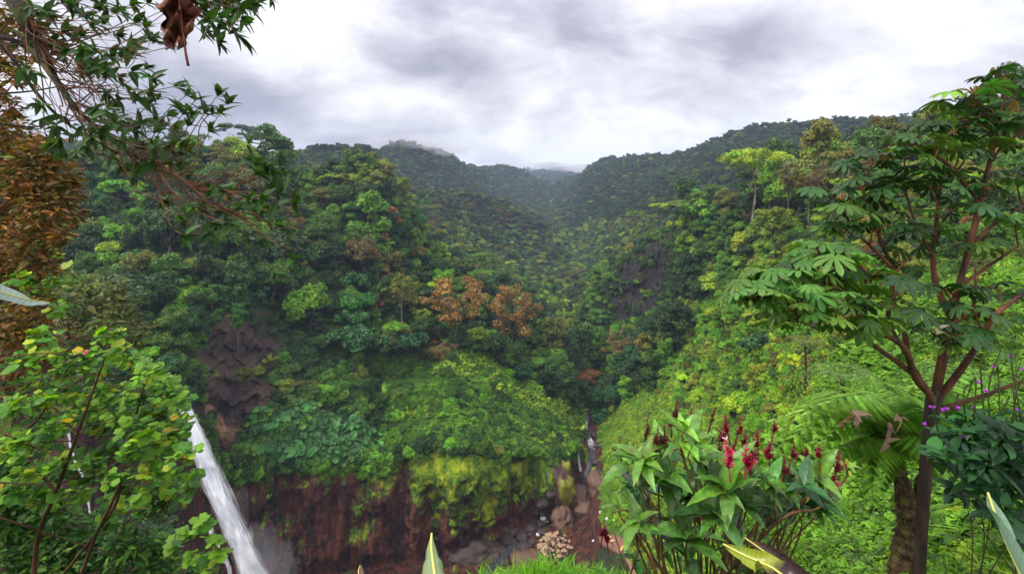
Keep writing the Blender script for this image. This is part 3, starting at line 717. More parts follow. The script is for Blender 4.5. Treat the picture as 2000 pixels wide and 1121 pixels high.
def round_leaf_src(seed, n=9):
    r_ = np.random.RandomState(seed); mb = MB()
    for i in range(n):
        a = r_.uniform(0, 6.28); q = math.sqrt(r_.uniform(0, 1)) * 1.0; c = np.array([math.cos(a) * q, math.sin(a) * q, r_.uniform(.45, .9) - q * .25]); R_ = r_.uniform(.22, .48)
        nd = np.array([math.cos(a) * .35, math.sin(a) * .35 - .25, 1.0]) + r_.normal(0, .16, 3); Mx = frames(nd[None], np.array([a]))[0]
        m_ = 11; th = np.arange(m_) / m_ * 5.9 + .19
        ring = np.stack([np.cos(th) * R_ * (1 + .09 * np.cos(th * 5)), np.sin(th) * R_, .16 * R_ * (1 + .25 * np.cos(th * 6))], -1)
        V = np.concatenate([[[0.1 * R_, 0, -.04]], ring]) @ Mx.T + c
        tn = np.ones(3) * r_.uniform(.7, 1.3); tn = np.tile(tn, (m_ + 1, 1)); tn[0] *= 1.5
        mb.add(V, [(0, j + 1, j + 2) for j in range(m_ - 1)], tn)
        tube(mb, [c, [c[0] * .4, c[1] * .4, -.1]], [.018, .02], 3, (.9, 1.1, .6), cap=False)
    return mb
def heliconia_src(seed, n=12, ln=1.1, wd=.15):
    r_ = np.random.RandomState(seed); mb = MB()
    for i in range(n):
        a = r_.uniform(0, 6.28); blade(mb, (r_.normal() * .15, r_.normal() * .15, 0), (math.cos(a) * .7, math.sin(a) * .7, r_.uniform(.7, 1.6)), ln * r_.uniform(.6, 1.1), wd * r_.uniform(.7, 1.1), np.ones(3) * r_.uniform(.7, 1.35), 1.3, 5, .35)
    return mb
def fern_src(seed, n=9, ln=1.1):
    r_ = np.random.RandomState(seed); mb = MB()
    for i in range(n):
        a = i / n * 6.28 + r_.normal() * .2; p = np.array([0, 0, 0.]); d = np.array([math.cos(a), math.sin(a), r_.uniform(.7, 1.3)]); d /= np.linalg.norm(d); m_ = 14; L0 = ln * r_.uniform(.7, 1.1)
        for j in range(m_):
            t = j / m_; d = d + np.array([0, 0, -.16]); d /= np.linalg.norm(d); p = p + d * L0 / m_; sd = np.cross(d, [0, 0, 1.]); sd /= np.linalg.norm(sd); wl_ = L0 * .3 * math.sin((t * .85 + .12) * math.pi)
            for s_ in (-1, 1):
                e = p + sd * s_ * wl_ + d * wl_ * .35 - np.array([0, 0, wl_ * .3]); mb.add([p, p + d * L0 / m_ * .8, e], [(0, 1, 2)], np.ones(3) * r_.uniform(.75, 1.3))
    return mb
SRC = dict(herb=[src(herb_src(s_), 'herb') for s_ in (1, 2, 3)], broad=[src(herb_src(s_, 46, .3, .6, .5), 'broad_herb') for s_ in (4, 5)],
           tuft=[src(tuft_src(s_), 'grass_tuft') for s_ in (6, 7, 8)], wide=[src(tuft_src(s_, 24, .6, .035, .2, 1.1), 'blade_tuft') for s_ in (16, 17)],
           gun=[src(round_leaf_src(s_), 'round_leaves') for s_ in (9, 10, 11)], hel=[src(heliconia_src(s_), 'long_leaves') for s_ in (12, 13)],
           fern=[src(fern_src(s_), 'fern') for s_ in (14, 15)], bush=[p_[3] for p_ in PROTO if p_[0] == 'bush'], crown=[p_[3] for p_ in PROTO if p_[0] in ('round', 'tuft')])
def cover(name, label, dens, n, mix, size, hues, seed, upright=.5, zoff=0.0, cat='undergrowth', jitter=.22, patch=9, hfun=None):
    """mix: {source: weight}; size: (lo, hi) or function of distance; hues: {hue: weight}"""
    r_ = np.random.RandomState(seed); PP, I_, J_ = sample(dens, n, r_)
    nrm = np.stack([-(TZ2[I_ + 1, J_] - TZ2[I_, J_]) * 0, -(TZ2[I_ + 1, J_] - TZ2[I_, J_]), (TY2[I_ + 1, J_] - TY2[I_, J_])], -1); nrm[:, 2] = np.abs(nrm[:, 2]) + 1e-6; nrm /= np.linalg.norm(nrm, axis=1, keepdims=True)
    nrm[:, 0] = r_.normal(0, .1, n)
    D = nrm * (1 - upright) + np.array([0, 0, upright]) + r_.normal(0, .08, (n, 3))
    ss, ix = [], []; names = list(mix); pr = np.array([mix[k] for k in names], float); pr /= pr.sum(); off = {}
    for k in names: off[k] = len(ss); ss += SRC[k]
    patchv = vnoise(PP[:, 0] / patch, PP[:, 1] / patch, PP[:, 2] / patch, seed + 5)
    pos = np.clip(r_.uniform(0, 1, n) * .55 + (patchv * .9 + .5) * .45, 0, .9999); ch = np.searchsorted(np.cumsum(pr), pos * 1.0)
    ch = np.minimum(ch, len(names) - 1)
    ix = np.array([off[names[c]] + r_.randint(len(SRC[names[c]])) for c in ch])
    sc = size(PP, I_, J_) if callable(size) else r_.uniform(size[0], size[1], n); sc = sc * np.exp(r_.normal(0, jitter, n))
    rot = np.zeros((n, 3)); rot[:, 2] = r_.uniform(-3.14, 3.14, n); 
    # tilt towards the slope's normal
    from mathutils import Euler
    M_ = frames(D, rot[:, 2]); rot = np.array([Matrix(M_[i].tolist()).to_euler() for i in range(n)])
    hk = list(hues); hp = np.array([hues[k] for k in hk], float); hp /= hp.sum()
    pv2 = vnoise(PP[:, 0] / patch / 1.6, PP[:, 1] / patch / 1.6, PP[:, 2] / patch, seed + 9)
    hi = np.minimum(np.searchsorted(np.cumsum(hp), np.clip(r_.uniform(0, 1, n) * .6 + (pv2 + .5) * .4, 0, .9999)), len(hk) - 1)
    tn = np.array([HUES[k] for k in hk])[hi] * np.exp(r_.normal(0, .2, (n, 1))) * (1 + .25 * fbm(PP[:, 0] / 3, PP[:, 1] / 3, PP[:, 2] / 3, 2, seed))[:, None]
    if hfun is not None: tn = tn * hfun(PP)[:, None]
    PP = PP + np.array([0, 0, zoff]) * sc[:, None]
    return tag(points_object(name, PP, ss, ix, rot, np.stack([sc] * 3, -1), tn), label, cat, kind='stuff')
notrock = ((CR < .45) + np.where(CP > 1100, .10, .02) * (CR >= .45) * (GREY[:-1, :-1] > .3)) * (CP > -150) * (CP < 2150)
vis = visible(3, 14)
slopeL = (CK > 4.04) * (CK < 5.35) * (CP > 745) * (CP < 1140)
slopeR = (CK > 2.9) * (CK < 6.5) * (CP > 1165) * (CP < 1330)
near = (CY_ < 46)
wallR = (CP >= 1290) * (CY_ >= 46) * (CK < 6.9)
path_hole = 1 - box_(CP, CPY, 1166, 1222, 1030, 1095, 4, 4)
gun = np.exp(-(((CP - 545) / 95) ** 2 + ((CPY - 850 - (CP - 545) * .0) / 62) ** 2)) + .9 * np.exp(-(((CP - 680) / 55) ** 2 + ((CPY - 865) / 40) ** 2)) + .6 * np.exp(-(((CP - 1160) / 30) ** 2 + ((CPY - 790) / 45) ** 2))
gun = gun * (CK > 3.9) * (CK < 6) * (CY_ < 240)
hill = (CY_ > 46) * (CY_ < 340) * (CK > 3.9) * ~slopeL * ~wallR * ~slopeR * (CK < 8.2)
cover('undergrowth', 'tangled shrubs and climbers filling the ground under the forest trees', (hill * notrock * vis * (gun < .5)).astype(float), 15000, dict(bush=.6, crown=.2, fern=.1, hel=.1), (1.2, 2.6), dict(dark=.48, mid=.34, bright=.06, olive=.12), 21, .5, .1)  # hues weighted dark: shade in the gaps under the trees put into leaf colour
cover('creeping_plants', 'short leafy creepers carpeting the slope above the mossy cliff', (slopeL * notrock * vis * (gun < .6)).astype(float), 15000, dict(hel=.26, herb=.34, broad=.16, bush=.12, tuft=.08, fern=.08), (.7, 1.7), dict(bright=.35, mid=.34, lime=.16, dark=.15), 22, .4)
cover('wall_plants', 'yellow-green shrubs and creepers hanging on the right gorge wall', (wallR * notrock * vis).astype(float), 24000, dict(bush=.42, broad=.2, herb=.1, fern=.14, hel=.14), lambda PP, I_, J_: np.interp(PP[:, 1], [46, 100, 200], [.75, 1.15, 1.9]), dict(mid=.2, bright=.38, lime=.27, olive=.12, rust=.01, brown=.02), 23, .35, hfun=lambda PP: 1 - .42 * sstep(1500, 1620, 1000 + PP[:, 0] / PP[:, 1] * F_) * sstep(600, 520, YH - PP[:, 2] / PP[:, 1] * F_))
cover('meadow_plants', 'bright low greenery on the rounded slope right of the stream', (slopeR * notrock * vis * path_hole).astype(float), 15000, dict(tuft=.3, herb=.4, broad=.15, bush=.15), (.7, 1.4), dict(bright=.42, lime=.34, mid=.24), 24, .4)
cover('umbrella_leaf_plants', 'big round dark green leaves crowding the ledge right of the waterfall', np.maximum(gun - .25, 0) * notrock, 2300, dict(gun=1.), (1.1, 1.7), dict(blue=.6, dark=.15, mid=.25), 25, .35, 0, 'leaf plants')
cover('ledge_fringe', 'mixed leaves draped over the rim of the red cliff', ((CK > 3.86) * (CK < 4.12) * (CP > 330) * (CP < 1135) * np.where((CP > 770) & (CP < 1100), .25 * (CK > 3.97), 1)).astype(float), 2600, dict(herb=.4, bush=.35, fern=.25), (.8, 1.7), dict(mid=.4, bright=.3, dark=.3), 26, .2)
cover('slope_shrubs', 'low shrubs and ferns dotted over the rounded green knoll above the cliff', (slopeL * notrock * vis).astype(float), 420, dict(bush=.6, fern=.4), (.9, 2.3), dict(dark=.3, mid=.4, bright=.3), 31, .4, patch=14)
cover('long_leaf_plants', 'pale long-leaved plants lining the upper edge of the knoll', ((CK > 4.75) * (CK < 5.6) * (CP > 850) * (CP < 1135) * notrock).astype(float), 2600, dict(hel=1.), (1.3, 2.3), dict(bright=.4, lime=.35, mid=.25), 32, .4)
cover('cliff_plants', 'small ferns and tufts rooted in cracks of the mossy cliff', ((CK > 3.35) * (CK < 3.95) * (CP > 430) * (CP < 1110) * (MOSS[:-1, :-1] > .3)).astype(float), 420, dict(fern=.4, herb=.6), (.4, .95), dict(mid=.4, bright=.4, dark=.2), 33, .1)
nd = (near * (CP > 1330) * (CP < 2150) * (CY_ > 4)) * vis / np.maximum(CY_, 5) ** 1.55
cover('garden_herbs', 'fresh green grass and leafy herbs on the bank at the lower right', nd.astype(float), 26000, dict(tuft=.22, wide=.22, herb=.26, broad=.22, fern=.08), lambda PP, I_, J_: np.interp(PP[:, 1], [5, 15, 46], [.36, .62, 1.1]), dict(bright=.62, mid=.18, lime=.20), 27, .6, patch=2.2, cat='herbs')
# ------------------------------------------------------------------ air
def haze():
    x0, x1, y0, y1, z0, z1 = -4700, 4700, -60, 3500, float(TZ2.min()) - 1, 330
    me_ = bpy.data.meshes.new('haze'); v = [(x, y, z) for x in (x0, x1) for y in (y0, y1) for z in (z0, z1)]
    me_.from_pydata(v, [], [(0, 1, 3, 2), (4, 6, 7, 5), (0, 4, 5, 1), (2, 3, 7, 6), (0, 2, 6, 4), (1, 5, 7, 3)])
    m, nt, N, L = nodes('haze'); o = N.new('ShaderNodeOutputMaterial'); v_ = N.new('ShaderNodeVolumePrincipled')
    v_.inputs['Color'].default_value = (.60, .74, 1.0, 1); v_.inputs['Density'].default_value = HAZE; v_.inputs['Anisotropy'].default_value = .1
    L.new(v_.outputs[0], o.inputs['Volume']); return tag(link('haze', me_, m), 'thin bluish moist air filling the valley', 'haze', kind='stuff')
HAZE = 0.00017
haze()
def low_cloud():  # low cloud touching the far summits, built as lumpy pale volumes
    m, nt, N, L = nodes('low_cloud'); o = N.new('ShaderNodeOutputMaterial'); v_ = N.new('ShaderNodeVolumePrincipled')
    v_.inputs['Color'].default_value = (.97, .97, 1, 1); v_.inputs['Density'].default_value = .010; v_.inputs['Anisotropy'].default_value = .2
    L.new(v_.outputs[0], o.inputs['Volume']); import bmesh
    for i, (px, py, Y_, rx, rz) in enumerate([(785, 278, 960, 66, 15), (860, 292, 1000, 50, 13), (1075, 326, 2750, 120, 26), (1135, 330, 2750, 110, 26)]):
        bm = bmesh.new(); bmesh.ops.create_icosphere(bm, subdivisions=4, radius=1.0)
        for v in bm.verts:
            n = fbm(np.array([v.co.x * 1.6 + i * 5]), np.array([v.co.y * 1.6]), np.array([v.co.z * 1.6]), 4, 60 + i)[0]; v.co *= 1 + .42 * float(n)
        me_ = bpy.data.meshes.new('low_cloud'); bm.to_mesh(me_); bm.free(); ob = link('low_cloud', me_, m); ob.location = at(px, py, Y_); ob.scale = (rx, rx * .8, rz)
        tag(ob, 'wisp of pale low cloud clinging to the far ridge tops', kind='stuff')
low_cloud()
# ------------------------------------------------------------------ water
def water_material(name, streak, alpha_edge=True):
    b = NB(name)
    uv = b.N.new('ShaderNodeUVMap'); uv.uv_map = 'flow'
    n1 = b.noise(1.0, 7, .62, streak, uv.outputs[0], .3); n2 = b.noise(3.0, 6, .7, streak, uv.outputs[0], .2)
    c = b.ramp(b.math('ADD', b.math('MULTIPLY', n1, .5), b.math('MULTIPLY', n2, .5)), (.34, (.60, .63, .70)), (.47, (.80, .82, .87)), (.58, (.93, .94, .96)))
    p = b.pbr(c, .55, b.bump(b.math('ADD', n1, b.math('MULTIPLY', n2, .5)), .35, .3), .2)
    t = b.N.new('ShaderNodeBsdfTranslucent'); b.L.new(c, t.inputs[0])
    m1 = b.N.new('ShaderNodeMixShader'); m1.inputs[0].default_value = .35; b.L.new(p, m1.inputs[1]); b.L.new(t.outputs[0], m1.inputs[2])
    sx = b.N.new('ShaderNodeSeparateXYZ'); b.L.new(uv.outputs[0], sx.inputs[0])
    d = b.math('MULTIPLY', b.math('ABSOLUTE', b.math('SUBTRACT', sx.outputs[0], .5)), 2.0)      # 0 centre .. 1 edge
    a = b.math('SUBTRACT', b.math('ADD', n2, b.math('MULTIPLY', n1, .55)), b.math('MULTIPLY', b.math('POWER', d, 1.5), .74))
    al = b.ramp(a, (.12, 0.), (.60, 1.))
    tr = b.N.new('ShaderNodeBsdfTransparent'); m2 = b.N.new('ShaderNodeMixShader')
    b.L.new(al, m2.inputs[0]); b.L.new(tr.outputs[0], m2.inputs[1]); b.L.new(m1.outputs[0], m2.inputs[2]); return b.done(m2.outputs[0])
def fall(name, Lp, Rp, Yf, label, mat, nu=24, nv=110, bulge=1.2, seed=1, parent=None, wav=.5):
    """a sheet of falling water between two edge paths, rounded towards the open side"""
    n = len(Lp); tt = np.linspace(0, 1, nv); src_t = np.linspace(0, 1, n)
    l = np.array(Lp, float); r = np.array(Rp, float); yy = np.interp(tt, np.linspace(0, 1, len(Yf)), Yf)
    lx, ly, rx, ry_ = [np.interp(tt, src_t, a) for a in (l[:, 0], l[:, 1], r[:, 0], r[:, 1])]
    V, UV = [], []
    for j in range(nv):
        a = at(lx[j], ly[j], yy[j]); b_ = at(rx[j], ry_[j], yy[j]); wd = np.linalg.norm(b_ - a)
        for i in range(nu):
            u = i / (nu - 1); p = a * (1 - u) + b_ * u
            p = p + np.array([0, -bulge * wd * .12 * math.sin(u * math.pi), 0]); V.append(p); UV.append((u, tt[j]))
    V = np.array(V); UV = np.array(UV); q = fbm(UV[:, 0] * 7, UV[:, 1] * 9, None, 4, seed) * wav; V[:, 1] -= q
    V[:, 2] += fbm(UV[:, 0] * 5, UV[:, 1] * 20, None, 3, seed + 3) * wav * .3
    Fq = [(j * nu + i, j * nu + i + 1, (j + 1) * nu + i + 1, (j + 1) * nu + i) for j in range(nv - 1) for i in range(nu - 1)]
    me_ = bpy.data.meshes.new(name); me_.from_pydata(V.tolist(), [], Fq); me_.polygons.foreach_set('use_smooth', [True] * len(Fq))
    uvl = me_.uv_layers.new(name='flow'); vi = np.zeros(len(me_.loops), np.int32); me_.loops.foreach_get('vertex_index', vi)
    uvl.data.foreach_set('uv', UV[vi].astype(np.float32).ravel())
    return link(name, me_, mat, parent)
MW = water_material('falling_water', (9, 3.2, 1)); MW2 = water_material('thin_falling_water', (5, 4, 1))
wf = empty('waterfall', at(350, 775, 112), 0, 'tall white waterfall plunging from the notch in the dark cliff into the gorge', 'waterfall')
Lp = [(338, 768), (350, 800), (364, 850), (382, 905), (400, 960), (426, 1015), (446, 1060), (468, 1110), (486, 1160)]
Rp = [(350, 766), (378, 800), (402, 850), (428, 905), (452, 960), (476, 1015), (496, 1060), (524, 1110), (552, 1160)]
def rel(o, p): o.parent = p; o.matrix_parent_inverse = Matrix.Translation(-p.location); return o
for nm, dx0, dx1, dy_, sd in (('water_curtain', 0, 0, 0, 1), ('inner_curtain', 3, -3, 1.1, 2), ('spray_veil', -5, 6, -.7, 5)):
    l = [(x + dx0 * min(1, i / 2), y) for i, (x, y) in enumerate(Lp)]; r = [(x + dx1 * min(1, i / 2), y) for i, (x, y) in enumerate(Rp)]
    rel(fall(nm, l, r, [112.5 + dy_, 110 + dy_, 109 + dy_, 108.5 + dy_, 108 + dy_], '', MW, seed=sd, wav=.6), wf)
rel(fall('side_strand', [(398, 1000), (408, 1040), (430, 1075), (446, 1120)], [(404, 1000), (418, 1040), (438, 1075), (456, 1120)], [111.5, 111], '', MW2, 8, 50, seed=12), wf)
def spray():
    import bmesh
    m, nt, N, L = nodes('spray'); o = N.new('ShaderNodeOutputMaterial'); v_ = N.new('ShaderNodeVolumePrincipled')
    v_.inputs['Color'].default_value = (.96, .97, 1, 1); v_.inputs['Density'].default_value = .018; L.new(v_.outputs[0], o.inputs['Volume'])
    for i, (px, py, Y_, rx, ry_, rz) in enumerate([(500, 1085, 108, 4.2, 4, 7), (522, 1135, 108, 5.5, 5, 8), (462, 1010, 109, 2.6, 2, 7)]):
        bm = bmesh.new(); bmesh.ops.create_icosphere(bm, subdivisions=4, radius=1.0)
        for v in bm.verts: v.co *= 1 + .3 * float(fbm(np.array([v.co.x * 1.5 + i * 5]), np.array([v.co.y * 1.5]), np.array([v.co.z * 1.5]), 3, 80 + i)[0])
        me_ = bpy.data.meshes.new('spray'); bm.to_mesh(me_); bm.free(); ob = link('spray', me_, m); ob.location = at(px, py, Y_); ob.scale = (rx, ry_, rz); tag(ob, 'fine spray drifting off the foot of the tall waterfall', kind='stuff')
spray()
# the river slides to the lip
t_ = tag(fall('upper_cascade', [(262, 752), (290, 762), (318, 768), (346, 772)], [(266, 744), (296, 750), (326, 757), (356, 766)], [116.5, 115, 113.2, 112.6], '', MW2, 8, 40, seed=14, wav=.2), 'short white cascade sliding to the lip of the main waterfall', 'cascade')
def thin_fall(path, w0, w1, Y_, lab, seed):
    l = [(x - (w0 + (w1 - w0) * i / (len(path) - 1)) / 2, y) for i, (x, y) in enumerate(path)]; r = [(x + (w0 + (w1 - w0) * i / (len(path) - 1)) / 2, y) for i, (x, y) in enumerate(path)]
    return tag(fall('small_waterfall', l, r, Y_, '', MW2, 8, 50, seed=seed, wav=.25), lab, 'waterfall')
thin_fall([(132, 828), (138, 870), (150, 905), (168, 940), (176, 1000)], 5, 8, [97, 96.4, 96], 'thin veil of water behind the bright green leaves on the left', 31)
thin_fall([(1129, 884), (1131, 902), (1135, 925), (1137, 944)], 4, 11, [177, 175], 'little white waterfall pouring beside the mossy cliff end', 33)

def stream_material():
    b = NB('stream_water')
    n = b.noise(2.6, 7, .7, (1, .5, 1)); foam = b.ramp(b.math('ADD', n, b.math('MULTIPLY', b.attr('foam', out=2), .3)), (.62, 0.), (.86, 1.))
    c = b.mix(foam, (.035, .035, .04), (.85, .86, .9)); ro = b.math('ADD', .08, b.math('MULTIPLY', foam, .5))
    return b.done(b.pbr(c, ro, b.bump(b.noise(3, 6, .6), .5, .12), .5))
def stream():
    path = [(1146, 812, 7, .3), (1143, 838, 9, .9), (1150, 858, 12, .9), (1158, 878, 12, .3), (1154, 905, 14, 0), (1146, 930, 14, 0), (1122, 962, 15, .1), (1092, 990, 18, 0), (1066, 1012, 26, .1), (1036, 1038, 18, .3), (1008, 1064, 18, .2), (984, 1090, 18, .1), (950, 1125, 20, 0)]
    V, Fm = [], []
    pts = []
    for (x, y, w_, f) in path: pts.append((pick(x, y, 100), w_, f))
    C_ = curve([p for p, _, _ in pts], 90); n = len(C_); ww = np.interp(np.linspace(0, 1, n), np.linspace(0, 1, len(pts)), [w_ for _, w_, _ in pts]); ff = np.interp(np.linspace(0, 1, n), np.linspace(0, 1, len(pts)), [f for _, _, f in pts])
    T = np.gradient(C_, axis=0); T[:, 2] = 0; T /= np.linalg.norm(T, axis=1, keepdims=True); Sd = np.stack([-T[:, 1], T[:, 0], 0 * T[:, 0]], -1)
    m_ = 9
    for i in range(n):
        hw = ww[i] / 1000 * C_[i][1] * .5; cz = min(zat(*(C_[i] + Sd[i] * hw * s_)[:2]) for s_ in (-.5, 0, .5))
        for j in range(m_):
            u = j / (m_ - 1) * 2 - 1; p = C_[i] + Sd[i] * u * hw * (1 + .15 * math.sin(i * .7 + u)); V.append((p[0], p[1], max(cz + .5, zat(p[0], p[1]) + .12 if abs(u) < .6 else cz + .3))); Fm.append(ff[i])
    Fc = [(i * m_ + j, i * m_ + j + 1, (i + 1) * m_ + j + 1, (i + 1) * m_ + j) for i in range(n - 1) for j in range(m_ - 1)]
    me_ = bpy.data.meshes.new('stream'); me_.from_pydata(V, [], Fc); me_.polygons.foreach_set('use_smooth', [True] * len(Fc))
    a = me_.attributes.new('foam', 'FLOAT', 'POINT'); a.data.foreach_set('value', np.array(Fm, np.float32))
    tag(link('stream', me_, stream_material()), 'shallow rushing stream in the rocky bed', kind='structure')
stream()

# ------------------------------------------------------------------ rocks
def rock_material(name, c1, c2, moss=None, mth=.56):
    b = NB(name); c = b.ramp(b.noise(1.6, 7, .65), (.3, c1), (.7, c2))
    if moss: c = b.mix(b.ramp(b.noise(1.2, 6, .65), (mth, 0.), (mth + .08, 1.)), c, moss)
    return b.done(b.pbr(c, .7, b.bump(b.noise(3, 8, .65), .7, .15), .4))
M_TAN = rock_material('tan_stone', (.22, .13, .075), (.50, .34, .21)); M_BRN = rock_material('brown_rock', (.07, .035, .024), (.16, .085, .055), (.10, .10, .015), .60)
M_DRK = rock_material('wet_dark_rock', (.02, .014, .013), (.075, .045, .038)); M_WHT = rock_material('pale_stone', (.45, .43, .42), (.8, .78, .75))
def rock(name, c, size, mat, seed, label, group=None, cat='boulder', sub=3, rz=0, sub2=.28):
    import bmesh
    bm = bmesh.new(); bmesh.ops.create_icosphere(bm, subdivisions=sub, radius=1.0)
    V = np.array([v.co[:] for v in bm.verts]); n = 1 + sub2 * fbm(V[:, 0] * 1.1 + seed * 3.1, V[:, 1] * 1.1, V[:, 2] * 1.1, 4, seed) - .1 * np.abs(fbm(V[:, 0] * 3, V[:, 1] * 3 + seed, V[:, 2] * 3, 3, seed + 5))
    for v, k in zip(bm.verts, n): v.co = Vector(v.co) * float(k)
    for f in bm.faces: f.smooth = True
    me_ = bpy.data.meshes.new(name); bm.to_mesh(me_); bm.free()
    o = link(name, me_, mat); o.location = c; o.scale = size; o.rotation_euler = (0, 0, rz); return tag(o, label, cat, group)
rr = np.random.RandomState(3)
n_ = 0
for i in range(500):
    x, y = rr.uniform(1050, 1122), rr.uniform(1044, 1096)
    if ((x - 1084) / 34) ** 2 + ((y - 1069) / 24) ** 2 > 1: continue
    c = pick(x, y, 90); s_ = rr.uniform(.28, .80) * (1.0 if x < 1095 else .7); n_ += 1
    if n_ > 110: break
    rock('boulder', c + [0, 0, s_ * .35 + (rr.uniform(0, .6))], (s_ * rr.uniform(.9, 1.5), s_, s_ * rr.uniform(.6, .9)), M_TAN if rr.rand() < .75 else M_BRN, i, 'tan boulder heaped with others beside the stream', 'tan boulders heaped beside the stream', sub=2, rz=rr.uniform(0, 3))
rock('rock_outcrop', pick(1128, 985, 90) + [0, 0, .2], (5.2, 8.5, 4.8), M_BRN, 71, 'smooth humped brown rock between the stream and the grassy terrace', cat='rock', sub=5)
rock('rock_outcrop', pick(1098, 1018, 90) + [0, 0, -.6], (3.6, 6.0, 4.6), M_BRN, 72, 'brown rounded outcrop above the tan boulder pile', cat='rock', sub=5)
rock('rock_outcrop', pick(1165, 945, 90) + [0, 0, -1], (3.6, 7, 3.2), M_BRN, 75, 'brown rock shelf at the upper end of the grassy terrace', cat='rock', sub=4)
rock('rock_outcrop', pick(1030, 1090, 90) + [0, 0, -1.2], (5, 5, 2.2), M_BRN, 78, 'low muddy brown rock left of the tan boulder pile', cat='rock', sub=4)
rock('fallen_block', at(1090, 962, 157), (6.4, 5, 9.5), rock_material('mossy_block', (.05, .028, .02), (.13, .06, .035), (.17, .17, .012), .47), 81, 'tall mossy block standing off the right end of the cliff', cat='rock', sub=5)
rock('fallen_block', pick(935, 1075, 90) + [0, 0, -1], (9, 6, 4), M_DRK, 83, 'broad dark rounded boulder under the mossy bulge', cat='boulder', sub=5)
bl = [(1035, 1035), (1050, 1000), (1020, 1050), (1010, 1075), (985, 1100), (970, 1085), (1000, 1040), (1060, 985), (1075, 965), (1090, 950), (1110, 935), (1055, 1025), (1040, 1060), (1120, 905), (1135, 880), (1165, 905), (1172, 870), (1160, 850), (1130, 862), (1060, 1040), (1025, 1072), (995, 1060), (1150, 845), (1168, 925)]
for i, (x, y) in enumerate(bl):
    s_ = rr.uniform(.8, 1.9); rock('stream_rock', pick(x, y, 90) + [0, 0, s_ * .2], (s_ * 1.3, s_, s_ * .8), M_DRK, 100 + i, 'dark wet rock lying in the stream bed', 'dark wet rocks in the stream bed', sub=3, rz=i)
for i, (x, y, s_, lb) in enumerate([(1060, 1013, .8, 'pale stone gleaming in the dark pool below the humped rock'), (1032, 1073, .9, 'pale stone in the stream left of the tan pile'), (1050, 1045, .55, 'small pale stone above the tan pile'), (1173, 1001, .45, 'white stone on the grass left of the path'), (1187, 1014, .6, 'larger white stone beside the red flower tips'), (1159, 1057, .4, 'tiny white stone on the grass left of the clearing')]):
    rock('pale_stone', pick(x, y, 90) + [0, 0, .2], (s_, s_, s_ * .8), M_WHT, 140 + i, lb, cat='stone', sub=3)

# ------------------------------------------------------------------ clearing, path, railing, benches, visitor
def simple(name, c, rough=.7, c2=None, scale=3):
    b = NB(name); return b.done(b.pbr(b.ramp(b.noise(scale, 6, .6), (.3, c), (.7, c2 or tuple(x * 1.5 for x in c))), rough, b.bump(b.noise(scale * 3, 5), .4, .05), .3))
M_DIRT = simple('red_dirt', (.17, .075, .05), .9, (.27, .135, .095), 1.2); M_WOOD = simple('weathered_wood', (.10, .05, .035), .8, (.2, .11, .08)); M_YEL = simple('yellow_wood', (.42, .27, .07), .6, (.62, .42, .13))
def patch_mesh(name, outline, lift, mat, label=None, kind='structure'):
    import bmesh
    pts = [pick(x, y, 80) for x, y in outline]; bm = bmesh.new(); vs = [bm.verts.new(p) for p in pts]; f = bm.faces.new(vs)
    bmesh.ops.triangulate(bm, faces=[f]); bmesh.ops.subdivide_edges(bm, edges=bm.edges[:], cuts=5, use_grid_fill=True)
    for v in bm.verts: v.co.z = zat(v.co.x, v.co.y) + lift
    me_ = bpy.data.meshes.new(name); bm.to_mesh(me_); bm.free(); return tag(link(name, me_, mat), label, kind=kind)
patch_mesh('dirt_clearing', [(1168, 1050), (1176, 1046), (1190, 1044), (1204, 1047), (1218, 1054), (1230, 1064), (1236, 1074), (1226, 1084), (1212, 1084), (1198, 1078), (1184, 1070), (1172, 1060)], .22, M_DIRT)
steps = [(1222, 1086), (1226, 1092), (1230, 1098), (1233, 1104), (1236, 1110), (1238, 1116), (1240, 1122), (1242, 1129)]
st = empty('path_steps', pick(1232, 1104, 80), 0, 'narrow red log steps going down from the dirt clearing', 'steps')
sp = [pick(x, y, 70) for x, y in steps]
def box_mesh(mb, c, ex, ey, ez, ax=None, t=(1, 1, 1)):
    A = np.eye(3) if ax is None else ax
    v = [np.asarray(c) + A @ np.array([sx_ * ex, sy_ * ey, sz_ * ez]) for sx_ in (-.5, .5) for sy_ in (-.5, .5) for sz_ in (-.5, .5)]
    mb.add(v, [(0, 1, 3, 2), (4, 6, 7, 5), (0, 4, 5, 1), (2, 3, 7, 6), (0, 2, 6, 4), (1, 5, 7, 3)], t)
def yaw(a): return np.array([[math.cos(a), -math.sin(a), 0], [math.sin(a), math.cos(a), 0], [0, 0, 1.]])
for i in range(len(sp) - 1):
    c = (sp[i] + sp[i + 1]) / 2; d = sp[i + 1] - sp[i]; mb = MB(); L_ = math.hypot(d[0], d[1])
    z_ = zat(c[0], c[1]) + .25; box_mesh(mb, (c[0], c[1], z_), L_ * .92, 1.3, .3, yaw(math.atan2(d[1], d[0])))
    rel(mb.build('step', simple('red_step', (.2, .09, .07), .8) if i == 0 else bpy.data.materials['red_step'], smooth=False), st)
def railing(pts, label):
    P_ = [pick(x, y, 80) for x, y in pts]; e = empty('railing', P_[0], 0, label, 'railing')
    for p in P_:
        mb = MB(); tube(mb, [p - [0, 0, .2], p + [0, 0, 1.0]], .07, 6); rel(mb.build('post', M_WOOD), e)
    for h in (.5, .95):
        mb = MB(); tube(mb, [p + [0, 0, h] for p in P_], .045, 5); rel(mb.build('rail', M_WOOD), e)
    return e
railing([(1163, 1022), (1160, 1032), (1161, 1042), (1163, 1050)], 'dark wooden railing climbing beside the grass left of the clearing')
railing([(1180, 1072), (1191, 1078), (1203, 1084), (1214, 1090)], 'dark wooden railing along the lower edge of the dirt clearing')
railing([(1163, 1020), (1172, 1024), (1182, 1028)], 'short dark railing at the top of the grassy clearing')
